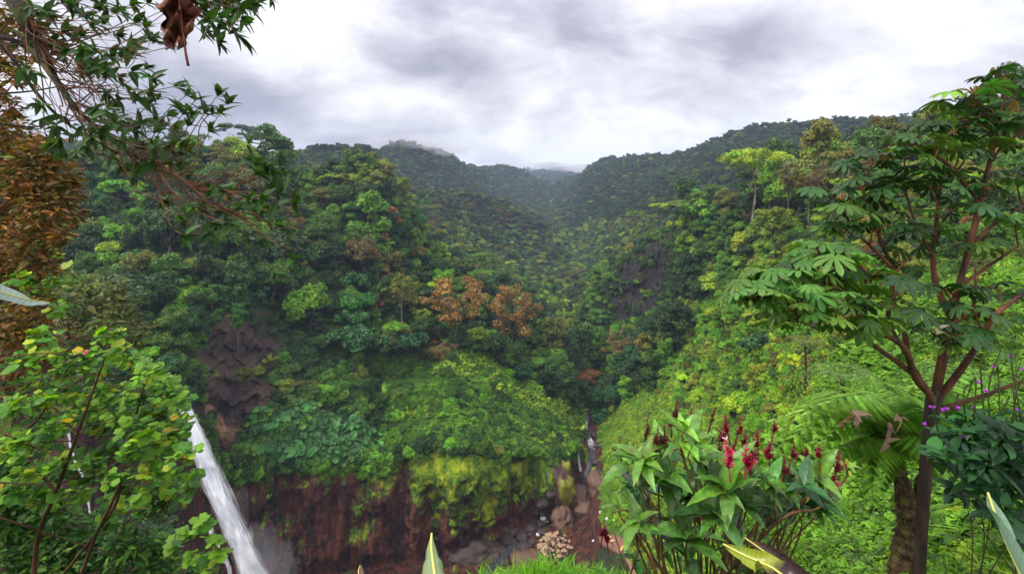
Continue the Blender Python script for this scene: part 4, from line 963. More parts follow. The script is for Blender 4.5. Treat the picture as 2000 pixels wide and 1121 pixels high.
def bench(x, y, rz, label):
    p = pick(x, y, 80); p[2] = zat(p[0], p[1]) + .2; e = empty('bench', p, rz, label, 'bench', 'yellow wooden benches on the dirt clearing')
    mb = MB(); box_mesh(mb, (0, 0, .45), 1.9, .5, .09); link('seat', mb.mesh('seat', False), M_YEL, e)
    for s_ in (-.7, .7):
        mb = MB(); box_mesh(mb, (s_, 0, .2), .12, .42, .42); link('leg', mb.mesh('leg', False), M_YEL, e)
    return e
bench(1191, 1052, R(-65), 'yellow bench uphill of the seated visitor, farthest from the railing')
b2 = bench(1198, 1064, R(-60), 'yellow bench with the visitor sitting on it')
bench(1215, 1075, R(60), 'yellow bench at the lower right corner of the clearing')
def visitor():
    p = b2.location; e = empty('person', (p.x, p.y, p.z), R(-60), 'seated visitor in white top and dark trousers on a clearing bench', 'person')
    J = dict(hip=(0, 0, .56), belly=(0, .01, .75), chest=(0, .0, .98), neck=(0, -.02, 1.13), head=(0, -.03, 1.26), crown=(0, -.03, 1.38),
             shl=(-.19, 0, 1.07), ell=(-.26, -.1, .83), wrl=(-.16, -.32, .72), hal=(-.13, -.4, .7), shr=(.19, 0, 1.07), elr=(.26, -.1, .83), wrr=(.16, -.32, .72), har=(.13, -.4, .7),
             hpl=(-.1, -.02, .55), knl=(-.14, -.45, .57), anl=(-.14, -.47, .12), tol=(-.15, -.63, .05), hpr=(.1, -.02, .55), knr=(.14, -.45, .57), anr=(.14, -.45, .12), tor=(.15, -.62, .05))
    E = 'hip-belly belly-chest chest-neck neck-head head-crown chest-shl shl-ell ell-wrl wrl-hal chest-shr shr-elr elr-wrr wrr-har hip-hpl hpl-knl knl-anl anl-tol hip-hpr hpr-knr knr-anr anr-tor'.split()
    Rd = dict(hip=.14, belly=.13, chest=.15, neck=.055, head=.095, crown=.08, shl=.07, ell=.045, wrl=.03, hal=.035, shr=.07, elr=.045, wrr=.03, har=.035, hpl=.1, knl=.065, anl=.04, tol=.035, hpr=.1, knr=.065, anr=.04, tor=.035)
    def skin(name, joints, edges, grow, mat):
        ks = list(joints); me_ = bpy.data.meshes.new(name); me_.from_pydata([J[k] for k in ks], [(ks.index(a), ks.index(b_)) for a, b_ in edges], [])
        o = link(name, me_, None, e); md = o.modifiers.new('skin', 'SKIN'); md.use_smooth_shade = True
        for i, k in enumerate(ks):
            sv = me_.skin_vertices[0].data[i] if me_.skin_vertices else None
            if sv: sv.radius = (Rd[k] * grow, Rd[k] * grow)
        o.modifiers.new('sub', 'SUBSURF').levels = 1; me_.materials.append(mat); return o
    # body grown with the Skin modifier
    def build(name, E_, grow, mat):
        ed = [tuple(x.split('-')) for x in E_]; ks = []
        for a, b_ in ed:
            for k in (a, b_):
                if k not in ks: ks.append(k)
        me_ = bpy.data.meshes.new(name); me_.from_pydata([J[k] for k in ks], [(ks.index(a), ks.index(b_)) for a, b_ in ed], [])
        o = link(name, me_, None, e); md = o.modifiers.new('skin', 'SKIN'); md.use_smooth_shade = True
        if not me_.skin_vertices:
            bpy.context.view_layer.objects.active = o
        sk = me_.skin_vertices[0].data
        for i, k in enumerate(ks): sk[i].radius = (Rd[k] * grow, Rd[k] * grow)
        sk[0].use_root = True
        s_ = o.modifiers.new('sub', 'SUBSURF'); s_.levels = 1; s_.render_levels = 1; me_.materials.append(mat); return o
    try:
        build('body', E, 1.0, simple('skin', (.45, .26, .18), .6)); build('shirt', [x for x in E if x.split('-')[0] in ('belly', 'chest') and 'neck' not in x] + ['shl-ell', 'shr-elr'], 1.14, simple('white_cotton', (.75, .75, .78), .8))
        build('trousers', [x for x in E if x.split('-')[0] in ('hip', 'hpl', 'hpr', 'knl', 'knr') and 'belly' not in x], 1.14, simple('navy_cloth', (.03, .035, .07), .8))
        build('hair', ['head-crown'], 1.12, simple('dark_hair', (.03, .02, .015), .6))
    except Exception as ex: print('visitor', ex)
visitor()

# ------------------------------------------------------------------ singled-out trees on the slopes
def special(kind_i, px, pybase, pytop, wpx, hue, label, cat='tree', ymin=45, bark=None, group=None, zsc=1.0):
    kd, cm, tm, _, _ = PROTO[kind_i]; g = pick(px, pybase, ymin); Y_ = g[1]; top = (YH - pytop) / F_ * Y_; wid = wpx / F_ * Y_ / 2
    hgt = {'round': 1.6, 'tall': 1.8, 'layered': 1.9, 'umbrella': 2.6, 'open': 1.9, 'tuft': 1.4, 'bush': .3}[kd]; zt = {'umbrella': .72, 'open': 1.25, 'tall': 1.85, 'round': 1.35, 'layered': 1.0, 'tuft': 1.1, 'bush': 1.0}[kd]
    t = empty('tall_tree', g - [0, 0, .4], rnd.uniform(0, 6), label, cat, group); H = top - g[2] - wid * zt * zsc
    o = bpy.data.objects.new('crown', cm); C.objects.link(o); o.parent = t; o.location = (0, 0, H); o.scale = (wid, wid, wid * zsc); o['hue'] = list(HUES[hue] if isinstance(hue, str) else hue) + [1.0]
    o = bpy.data.objects.new('trunk', tm); C.objects.link(o); o.parent = t; o.location = (0, 0, H); o.scale = (wid * .8, wid * .8, (H + .8) / hgt); return t
special(7, 890, 690, 512, 155, (.27, .155, .03), 'giant rust-coloured tree with a broad crown and bare grey trunk, the bigger one')
special(8, 1000, 700, 545, 120, (.25, .14, .028), 'rust-brown mossy tree with open crown, smaller one of the pair', zsc=1.1)
special(8, 785, 660, 530, 85, 'olive', 'olive feathery tree left of the bigger rust-coloured giant')
special(7, 868, 700, 655, 60, (.2, .10, .03), 'small drab brown tree under the bigger rust giant')
special(4, 762, 455, 400, 52, (.50, .15, .05), 'salmon-orange tiered tree on the peak slope', ymin=150)
special(4, 735, 480, 437, 46, (.42, .18, .03), 'small orange flat-crowned tree just below the salmon one', ymin=150)
special(6, 1290, 482, 392, 46, 'lime', 'slender umbrella tree with long bare trunk above the columnar cliff', ymin=200)
special(15, 1348, 480, 382, 78, (.13, .2, .02), 'wide forked umbrella tree on the bluff top', ymin=200)
special(6, 1372, 440, 370, 50, (.12, .19, .02), 'flat yellow-green umbrella tree right of the forked one', ymin=180)
special(15, 1245, 490, 408, 44, (.11, .2, .02), 'small umbrella tree at the left end of the bluff', ymin=200)
special(15, 455, 330, 236, 92, (.05, .075, .015), 'dark umbrella tree standing against the sky on the left ridge', ymin=150)
special(8, 1540, 480, 315, 62, (.15, .12, .02), 'ragged olive tree draped in moss rising left of the big-leaved tree', ymin=120)
special(7, 1580, 470, 330, 50, (.13, .07, .02), 'reddish brown mossy tree beside the ragged olive one', ymin=120)
special(4, 1510, 520, 400, 85, (.17, .24, .02), 'bright yellow-green tiered tree on the right ridge', ymin=120)
special(2, 465, 690, 585, 42, (.05, .16, .012), 'narrow fresh green tree hanging over the waterfall cliff', ymin=100)
special(14, 695, 640, 555, 75, (.035, .17, .012), 'very bright round green tree below the olive peak', ymin=100)
special(9, 700, 700, 610, 110, (.035, .12, .03), 'large-leaved bluish tree under the bright round one', ymin=100)
special(9, 800, 700, 628, 80, (.03, .11, .03), 'large-leaved bluish tree left of the grey trunk', ymin=100)
def snag():
    g = pick(845, 480, 150); e = empty('dead_tree', g, 0, 'bare mossy snag with short broken limbs on the left ridge', 'dead tree'); h = 11; mb = MB()
    p = curve([(0, 0, -1), (.2, 0, 4), (-.1, 0, 8), (.1, 0, h)], 12); tube(mb, p, np.linspace(.75, .4, len(p)), 7); link('trunk', mb.mesh('trunk'), M_BARK, e)
    for a, z, l in ((.2, 7.5, 4.5), (3.3, 8.3, 3), (1.2, 9.5, 2.5), (4.4, 6.5, 2.5)):
        mb = MB(); tube(mb, curve([(0, 0, z), (math.cos(a) * l * .5, math.sin(a) * l * .5, z + .5), (math.cos(a) * l, math.sin(a) * l, z + 2)], 6), np.linspace(.32, .14, 7), 5); link('limb', mb.mesh('limb'), M_BARK, e)
snag()
# ------------------------------------------------------------------ foreground plants
rf = np.random.RandomState(77)
M_LEAF = leaf_material('glossy_leaves', rough=.42, spec=.38, trans=.32)
M_SOFT = leaf_material('soft_leaves', rough=.5, spec=.35, trans=.38)
M_TWIG = bark_material('red_twigs', (.05, .02, .01), (.24, .09, .03), 30, rough=.6)
M_MOSSY = bark_material('mossy_limb', (.014, .012, .009), (.05, .04, .028), 9, moss=(.05, .065, .012))
M_ORB = bark_material('orange_bark', (.04, .018, .009), (.25, .088, .022), 4, (1, 1, .4), .6)
M_DKB = bark_material('dark_bark', (.012, .008, .006), (.06, .035, .024), 7, (1, 1, .4))
M_FERNB = bark_material('fern_trunk_bark', (.012, .007, .005), (.09, .05, .025), 16, (1, 1, .5), .9, (.10, .085, .02))
def leaf_tpl(wr=.16, seg=6, fold=.25, droop=.25, wave=0., tip=1.0, cross=2, base=.15):
    """lance-shaped leaf along +x, unit length, raised halves and a drooping tip"""
    v, f = [], []; k = 2 * cross + 1
    for i in range(seg + 1):
        t = i / seg; w_ = wr * (math.sin(math.pi * min(1, (t * (1 - base) + base) ** .85)) ** tip) if i < seg else .004
        if i == 0: w_ = .012
        for j in range(k):
            s_ = (j - cross) / cross; v.append((t, s_ * w_, abs(s_) * w_ * fold - droop * t * t + wave * math.sin(t * 19 + (3 if s_ > 0 else 0)) * abs(s_) * w_))
    for i in range(seg):
        for j in range(k - 1): f.append((i * k + j, i * k + j + 1, (i + 1) * k + j + 1, (i + 1) * k + j))
    return np.array(v), f
LANCE = leaf_tpl(.19, 6, .35, .18); LANCE2 = leaf_tpl(.13, 6, .3, -.05); BROAD = leaf_tpl(.19, 9, .35, .38, .12, .9, 2)
def round_tpl(lob=5, amp=.1):
    n = 16; th = np.linspace(.25, 2 * math.pi - .25, n); r_ = .5 * (1 + amp * np.cos(th * lob)) 
    ring = np.stack([.45 - r_ * np.cos(th) , r_ * np.sin(th), -.28 * (r_ ** 2) * 1.2 + .05 * np.cos(th * lob)], -1)
    V = np.concatenate([[[.12, 0, 0.02]], ring]); return V, [(0, j + 1, j + 2) for j in range(n - 1)]
ROUND = round_tpl()
def xframes(D, up, roll_noise=0.):
    """x axis along D, z axis as near to `up` as possible"""
    D = np.asarray(D, float); D = D / np.linalg.norm(D, axis=1, keepdims=True); up = np.broadcast_to(up, D.shape) + rf.normal(0, roll_noise + 1e-6, D.shape)
    Z = up - D * np.sum(D * up, 1, keepdims=True); Z /= np.linalg.norm(Z, axis=1, keepdims=True) + 1e-9; return np.stack([D, np.cross(Z, D), Z], -1)
def whorl(mb, c, axis, n, ln, tpl, tint, spread=1.0, var=.25, jit=.15, tv=.25, upb=None):
    axis = np.asarray(axis, float); axis /= np.linalg.norm(axis); Fm = frames(axis[None])[0]; a = np.arange(n) * 2.4 + rf.uniform(0, 6)
    el = spread * rf.uniform(.55, 1.2, n); D = np.stack([np.cos(a) * np.sin(el), np.sin(a) * np.sin(el), np.cos(el)], -1) @ Fm.T + rf.normal(0, jit, (n, 3))
    P = np.tile(np.asarray(c, float), (n, 1)) - axis * rf.uniform(0, .35, (n, 1)) * ln
    tn = np.asarray(tint)[None] * np.exp(rf.normal(0, tv, (n, 1))) * np.exp(rf.normal(0, .08, (n, 3)))
    mb.stamp(*tpl, P, xframes(D, axis * .6 + np.array([0, 0, .8]) if upb is None else upb, .2), ln * np.exp(rf.normal(0, var, n)), tn)
def sag_tube(mb, a, b_, r0, r1, sag=.0, wob=.03, n=8, k=5, tint=(1, 1, 1)):
    a, b_ = np.asarray(a, float), np.asarray(b_, float); L_ = np.linalg.norm(b_ - a); pts = [a]
    for t in (.33, .66): pts.append(a * (1 - t) + b_ * t + rf.normal(0, wob * L_, 3) + [0, 0, -sag * L_ * math.sin(t * math.pi)])
    pts.append(b_); c = curve(pts, n); tube(mb, c, [r0, r1], k, tint); return c

# ---- overhanging tree, upper left
def overhang():
    Y = 3.2; e = empty('overhanging_tree', at(-260, 900, Y) + [0, 0, -1], 0, 'dark leafy tree leaning in from the upper left with bare reddish twigs against the sky', 'tree')
    tr, tw, lf = MB(), MB(), MB()
    main = [(-230, 1000), (-190, 500), (-120, 120), (-30, -90), (33, 0), (50, 50), (78, 90), (115, 165), (165, 228), (258, 302), (340, 348), (430, 402), (500, 440)]
    mc = curve([at(x, y, Y + .15 * math.sin(i)) for i, (x, y) in enumerate(main)], 60); n = len(mc)
    rad = np.interp(np.linspace(0, 1, n), [0, .3, .42, .55, .75, 1], [.11, .07, .034, .022, .010, .003]); tube(tr, mc, rad, 8)
    for pts, r0 in (([(-120, 60), (0, 72), (60, 98), (110, 162), (150, 215)], .022), ([(-100, 180), (0, 182), (60, 178), (120, 168)], .008), ([(-110, 20), (0, 85), (70, 180), (130, 240), (230, 300)], .014), ([(-120, 120), (-20, -20), (60, -60), (200, -40)], .02), ([(-20, 240), (60, 248), (110, 240), (165, 232)], .007)):
        c = curve([at(x, y, Y + rf.uniform(-.2, .2)) for x, y in pts], 14); tube(tr, c, [r0, r0 * .5], 6)
    CL = [(60, 10), (100, 30), (140, 10), (190, 15), (240, 22), (262, 8), (90, 22), (130, 60), (180, 50), (230, 70), (270, 42), (300, 78), (330, 92), (250, 95), (220, 110), (205, 130), (235, 150), (262, 105), (290, 132), (300, 152), (345, 168), (370, 182), (385, 192), (355, 215), (376, 222), (428, 182), (446, 200), (432, 216), (230, 195), (212, 215), (226, 240), (310, 190), (320, 236), (345, 252), (330, 290), (250, 272), (200, 262), (170, 290), (110, 290), (122, 302), (78, 206), (150, 302), (240, 330), (265, 350), (300, 312), (370, 346), (412, 366), (430, 370), (447, 376), (484, 312), (502, 322), (522, 327), (547, 325), (532, 360), (547, 378), (582, 384), (574, 396), (512, 386), (496, 410), (522, 405), (546, 440), (440, 425), (420, 440), (452, 436), (402, 455), (416, 462), (366, 415), (356, 405), (160, 100), (120, 110), (175, 130), (340, 60), (320, 20), (290, 5), (205, 5), (165, 30), (350, 5), (365, 300), (350, 320), (145, 75), (105, 90)]
    TOP = [(400, 5), (440, 5), (470, 12), (480, 40), (462, 62), (440, 50), (420, 20), (405, 62), (500, 5), (532, 0), (468, 72), (380, 5), (430, 85), (446, 30), (380, 30), (410, 40), (455, 20), (490, 22), (515, -15), (425, 5), (395, 20)]
    mpx = np.array([(1000 + p[0] / p[1] * F_, YH - p[2] / p[1] * F_) for p in mc])
    G = (.028, .078, .009)
    for (x, y) in CL + TOP:
        tipY = Y + rf.uniform(-.45, .45); tip = at(x, y, tipY)
        if (x, y) in TOP: start = at(rf.uniform(300, 420), rf.uniform(-90, -50), Y); ax = np.array([.75, rf.uniform(-.4, .4), -.5])
        else:
            d = np.hypot(mpx[:, 0] - x, mpx[:, 1] - y); back = np.where(mpx[:, 0] < x - 35)[0]; i = back[-1] if len(back) else int(np.argmin(d)); i = max(18, min(i, int(np.argmin(d)) + 2) - rf.randint(3, 12)); start = mc[min(i, n - 4)]; ax = tip - start; ax = ax / np.linalg.norm(ax)
        c = sag_tube(tw, start, tip, .0052, .0020, rf.uniform(-.02, .12), .06, 12, 5)
        for q in (1.0, .90) if rf.rand() < .6 else (1.0,):
            j = int(q * (len(c) - 1)); whorl(lf, c[j], ax + [0, 0, .25], rf.randint(6, 11), .080, LANCE, G, 1.0, .22, .25, .3)
        if rf.rand() < .5:      # a side sprig
            s_ = c[len(c) // 2]; t2 = s_ + (tip - s_) * .6 + rf.normal(0, .07, 3); sag_tube(tw, s_, t2, .003, .0015, .05, .1, 6, 4); whorl(lf, t2, ax, 6, .09, LANCE, G, 1.0, .2, .25, .3)
    for q in range(92):        # crowded leafless reddish twigs along the limb
        i = rf.randint(24, n - 8); s_ = mc[i]; x0, y0 = mpx[i]; ln = rf.uniform(70, 330) * (1.0 if x0 < 380 else .5); an = R(rf.normal(33, 15)); tp = at(x0 + math.cos(an) * ln, y0 + math.sin(an) * ln, Y + rf.uniform(-.35, .35))
        sag_tube(tw, s_, tp, rf.uniform(.0022, .0046), .0010, rf.uniform(-.12, .14), .05, 14, 5)
        if rf.rand() < .25: whorl(lf, tp, tp - s_, 5, .09, LANCE, G, .9, .2, .2, .3)
    rel(tr.build('limb', M_MOSSY), e); rel(tw.build('twigs', M_TWIG), e); rel(lf.build('foliage', M_LEAF), e)
overhang()
def rel_(mb, name, mat, e, smooth=True): return rel(mb.build(name, mat, smooth=smooth), e)

def dead_leaf():
    e = empty('dead_leaf', at(350, 0, 2.6), 0, 'crumpled dry brown leaf dangling from the top left branch', 'leaf'); mb = MB(); n, m_ = 20, 18; V = []
    for i in range(n):
        t = i / (n - 1); cx = 350 - 8 * t + 3 * math.sin(t * 5); cyp = -35 + t * 125
        w_ = 36 * math.sin(math.pi * min(1, t * .8 + .14)) ** .6 if t < .97 else 8
        for j in range(m_):
            s_ = j / (m_ - 1) * 2 - 1; w2 = w_ * (1 + .38 * float(fbm(np.array([t * 6. + s_]), np.array([s_ * 2.]), None, 3, 5)[0])); V.append(at(cx + s_ * w2 + 4 * math.sin(t * 31 + s_ * 5), cyp + 8 * math.sin(s_ * 7 + t * 8), 2.6 + .045 * math.sin(s_ * 6 + t * 9) + .035 * math.sin(t * 19 - s_ * 4)))
    b = NB('dry_leaf'); c = b.ramp(b.noise(14, 7, .7), (.3, (.035, .012, .006)), (.55, (.16, .05, .02)), (.75, (.32, .12, .05)))
    M_DRY = b.done(b.pbr(c, .7, b.bump(b.noise(45, 5, .6), .8, .01), .3))
    mb.add(V, [(i * m_ + j, i * m_ + j + 1, (i + 1) * m_ + j + 1, (i + 1) * m_ + j) for i in range(n - 1) for j in range(m_ - 1)]); rel_(mb, 'blade', M_DRY, e)
    mb = MB(); tube(mb, curve([at(346, -60, 2.62), at(352, 20, 2.58), at(360, 80, 2.57), at(363, 105, 2.58), at(368, 129, 2.6)], 14), [.005, .0045, .007], 6); rel_(mb, 'stalk', M_DRY, e)
dead_leaf()

def cloud_foliage(mb, clusters, Y, per, ln, tpl, tints, pw, thick=.35, up=.8, tv=.25, flat=.6, facing=.2):
    """leaves gathered in clusters (view point, radius in px, depth offset)"""
    tints = np.array(tints, float)
    for cl_ in clusters:
        x, y, r_ = cl_[:3]; Yc = Y + (cl_[3] if len(cl_) > 3 else rf.uniform(-thick, thick)); k = int(per * (r_ / 30) ** 1.6) + 2
        d = rf.normal(size=(k, 3)); d /= np.linalg.norm(d, axis=1, keepdims=True); c = at(x, y, Yc); R_ = r_ / F_ * Yc
        P = c + d * R_ * (rf.uniform(0, 1, (k, 1)) ** .45) * [1, 1, flat]
        a = rf.uniform(0, 6.28, k); D = np.stack([np.cos(a), np.sin(a), rf.uniform(-.6, .35, k)], -1) + d * .7; upv = np.tile([0, -facing, up], (k, 1)) + d * .35
        tn = tints[rf.choice(len(tints), k, p=np.array(pw) / sum(pw))] * np.exp(rf.normal(0, tv, (k, 1)))
        mb.stamp(*tpl, P, xframes(D, upv, .25), ln * np.exp(rf.normal(0, .28, k)), tn)
def branches(mb, paths, Y, k=6, jit=.15):
    for pts, r0, r1 in paths: tube(mb, curve([at(x, y, Y + rf.uniform(-jit, jit)) for x, y in pts], 18), [r0, r1], k)
SMALL = leaf_tpl(.2, 4, .3, .15, cross=1)

def rust_tree():
    Y = 7.5; e = empty('rust_leaved_tree', at(-150, 1000, Y), 0, 'tree with dense rust-brown leaves filling the left edge', 'tree'); lf, br = MB(), MB()
    cl = [(20, 30, 40), (60, 62, 22), (10, 110, 42), (35, 150, 20), (-40, 60, 60), (75, 105, 12), (-60, 160, 60), (18, 210, 26), (-20, 260, 55), (40, 262, 42), (78, 300, 40), (110, 335, 34), (60, 345, 55), (130, 378, 30), (85, 400, 50), (20, 330, 55), (25, 410, 60), (108, 436, 36), (50, 470, 50), (75, 510, 36), (20, 520, 50), (-40, 420, 70), (-50, 520, 80), (140, 350, 16), (145, 420, 16), (100, 300, 20), (120, 460, 16), (30, 570, 40), (70, 600, 34), (10, 640, 50), (60, 655, 40), (95, 690, 30), (20, 720, 40), (-40, 640, 80)]
    cloud_foliage(lf, cl, Y, 190, .095, SMALL, [(.20, .085, .016), (.12, .06, .014), (.31, .13, .028), (.12, .10, .015), (.08, .10, .012)], (.24, .25, .10, .24, .17), .7, .7, .4, .95)
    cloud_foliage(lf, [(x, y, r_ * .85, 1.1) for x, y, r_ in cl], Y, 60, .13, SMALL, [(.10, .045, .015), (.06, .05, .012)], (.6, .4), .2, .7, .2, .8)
    br_ = [([(-140, 900), (-110, 600), (-70, 300), (-40, 60), (-20, -100)], .16, .07)]
    for x, y, r_ in cl[:30]: br_.append(([(-100 + rf.uniform(-10, 20), y + 130), ((x - 60) / 2, y + 60), (x, y)], .03, .006))
    branches(br, br_, Y, 6, .3); rel_(lf, 'foliage', M_SOFT, e, False); rel_(br, 'trunk', M_ORB, e)
rust_tree()

def bright_shrub():
    Y = 6.5; e = empty('round_leaved_tree', at(60, 1250, Y), 0, 'small tree with bright lime-green rounded leaves in front of the waterfall', 'tree'); lf, br = MB(), MB()
    cl = [(215, 655, 26), (228, 685, 26), (165, 690, 22), (108, 690, 20), (190, 722, 30), (250, 705, 24), (290, 722, 28), (312, 745, 26), (60, 742, 26), (30, 790, 26), (82, 782, 30), (130, 762, 30), (200, 765, 34), (262, 760, 30), (332, 770, 28), (352, 802, 18), (300, 802, 32), (362, 822, 16), (240, 802, 32), (170, 802, 32), (105, 832, 26), (50, 852, 30), (20, 882, 30), (282, 850, 26), (330, 852, 28), (252, 882, 24), (302, 892, 26), (350, 892, 22), (376, 918, 14), (332, 930, 22), (292, 922, 18), (222, 932, 18), (370, 950, 16), (345, 965, 20), (270, 965, 16), (182, 902, 18), (120, 902, 24), (60, 922, 28), (20, 952, 30), (92, 972, 30), (150, 962, 24), (218, 992, 22), (45, 702, 24), (20, 652, 22), (82, 652, 22), (355, 782, 16), (378, 880, 8), (340, 835, 22), (265, 830, 26), (205, 830, 26), (70, 560, 20), (30, 545, 20), (110, 600, 18), (100, 545, 14), (135, 720, 22)]
    T = [(.16, .33, .02), (.09, .23, .018), (.045, .14, .018), (.30, .38, .02), (.5, .36, .02)]
    cloud_foliage(lf, cl, Y, 40, .088, ROUND, T, (.42, .30, .15, .12, .01), .7, .9, .25, .55, .35)
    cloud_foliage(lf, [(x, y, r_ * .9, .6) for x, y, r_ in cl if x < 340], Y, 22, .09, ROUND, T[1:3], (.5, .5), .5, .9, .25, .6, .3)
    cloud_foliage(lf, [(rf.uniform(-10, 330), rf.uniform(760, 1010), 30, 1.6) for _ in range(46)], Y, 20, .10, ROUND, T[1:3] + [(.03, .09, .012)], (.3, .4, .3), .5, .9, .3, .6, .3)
    cloud_foliage(lf, [(366, 1042, 14, -2.5), (392, 1022, 16, -2.5), (418, 1056, 14, -2.5), (430, 1078, 12, -2.5), (345, 1052, 18, -2.4), (408, 1105, 18, -2.5), (372, 1085, 12, -2.5), (385, 1045, 12, -2.4)], Y, 34, .062, ROUND, T, (.6, .25, .05, .1, 0), .1, .9, .2, .5, .35)
    bp = [([(60, 1260), (72, 1060), (110, 960), (150, 850), (190, 740), (214, 670)], .032, .009), ([(150, 1150), (185, 1050), (232, 950), (255, 850), (285, 740)], .022, .010), ([(60, 1200), (210, 1010), (235, 940), (240, 880)], .02, .012), ([(-20, 860), (60, 830), (110, 770), (160, 740)], .02, .006), ([(-20, 866), (100, 862), (180, 858), (250, 848)], .012, .004), ([(-20, 940), (100, 945), (180, 918), (300, 905)], .010, .004), ([(-20, 830), (60, 870), (140, 900)], .014, .004), ([(0, 1010), (120, 1050), (240, 1085)], .012, .005), ([(260, 985), (310, 960), (355, 935)], .007, .003), ([(110, 960), (60, 900), (40, 860)], .025, .006), ([(150, 850), (110, 800), (85, 780)], .018, .004), ([(232, 950), (290, 920), (340, 880), (355, 830)], .012, .004), ([(190, 740), (240, 760), (330, 770)], .010, .004), ([(345, 1200), (362, 1080), (380, 1040)], .006, .003), ([(360, 1180), (395, 1110), (420, 1080)], .006, .003), ([(255, 850), (300, 850), (350, 860)], .009, .003), ([(-10, 700), (80, 690), (160, 695)], .010, .004), ([(-10, 760), (90, 742), (200, 730)], .010, .004)]
    for x, y, r_ in cl: bp.append(([(x - rf.uniform(30, 90), y + rf.uniform(10, 70)), (x - 15, y + 12), (x + r_ * .5, y - 4)], .006, .002))
    branches(br, bp, Y, 6, .2); rel_(lf, 'foliage', M_SOFT, e, False); rel_(br, 'stems', bark_material('dark_red_stems', (.02, .010, .006), (.12, .05, .02), 12, rough=.7), e)
    fl = MB()
    for x, y in ((220, 650), (168, 685), (205, 945)): whorl(fl, at(x, y, Y - .3), (0, -1, .3), 5, .035, ROUND, (.6, .16, .36), 1.0)
    rel_(fl, 'pink_flowers', leaf_material('petals', rough=.5, trans=.4), e)
bright_shrub()

def bush(name, label, cl, Y, per, ln, tints, pw, tpl=SMALL, twigs=.006, thick=.6, stem=None, mat=None, flat=.8, barkm=None):
    e = empty(name, at(cl[0][0], 1300, Y), 0, label, 'bush'); lf, br = MB(), MB()
    cloud_foliage(lf, cl, Y, per, ln, tpl, tints, pw, thick, .9, .3, flat, .3)
    mx = np.mean([c[0] for c in cl]); my = max(c[1] for c in cl) + 80
    branches(br, [([(mx + rf.uniform(-60, 60), my), ((mx + x) / 2 + rf.uniform(-15, 15), (my + y) / 2), (x, y)], twigs * 2, twigs * .5) for x, y in [c[:2] for c in cl]] + (stem or []), Y, 5, .2)
    rel_(lf, 'foliage', mat or M_SOFT, e, False); rel_(br, 'stems', barkm or M_DKB, e); return e
bush('leafy_bush', 'dense dark green fine-leaved bush filling the lower left corner', [(30, 1000, 60), (100, 1040, 55), (180, 1050, 50), (250, 1060, 45), (40, 1090, 70), (130, 1110, 65), (230, 1115, 60), (310, 1110, 46), (300, 1060, 30), (380, 1112, 30), (-30, 960, 60), (10, 930, 45), (60, 960, 40)], 8.5, 190, .12, [(.05, .15, .02), (.03, .10, .015), (.09, .22, .02), (.14, .2, .03)], (.4, .25, .25, .1))
bush('leafy_bush', 'olive feathery bush between the rust-leaved tree and the cliff', [(150, 560, 40), (200, 590, 42), (150, 620, 46), (215, 635, 36), (240, 600, 30), (110, 590, 40), (180, 665, 30), (250, 660, 26), (80, 560, 36), (60, 620, 40), (225, 560, 26), (275, 640, 20)], 24, 170, .30, [(.09, .12, .02), (.05, .10, .015), (.13, .13, .025), (.10, .075, .02)], (.4, .3, .2, .1), thick=1.5, twigs=.02)
bush('leafy_bush', 'yellow-green sprawling bush just under the rust-leaved tree', [(20, 540, 34), (60, 520, 26), (95, 500, 18), (100, 535, 22), (50, 575, 30), (10, 590, 36), (90, 570, 22)], 11, 60, .16, [(.16, .28, .02), (.26, .33, .02), (.08, .17, .02)], (.5, .25, .25), tpl=ROUND, thick=.5, twigs=.01)
bush('twiggy_shrub', 'reddish twiggy shrub with sparse brown leaves at the left edge', [(20, 640, 40), (70, 660, 34), (110, 640, 30), (30, 700, 40), (90, 700, 30), (150, 650, 18), (20, 760, 34)], 9, 50, .09, [(.28, .10, .03), (.15, .12, .02), (.10, .13, .02)], (.5, .3, .2), twigs=.006, stem=[([(-40, 720 + i * 14), (60 + i * 6, 705 + i * 9), (150 + rf.uniform(0, 120), 650 + i * 16 + rf.uniform(-10, 10))], .008, .003) for i in range(9)], barkm=M_TWIG)
bush('leafy_bush', 'dark round bush on the cliff ledge between the green leaves and the waterfall', [(300, 1020, 34), (325, 1035, 26), (285, 1045, 26), (310, 1000, 20)], 60, 170, .55, [(.02, .07, .012), (.035, .10, .015)], (.5, .5), thick=2, twigs=.03)

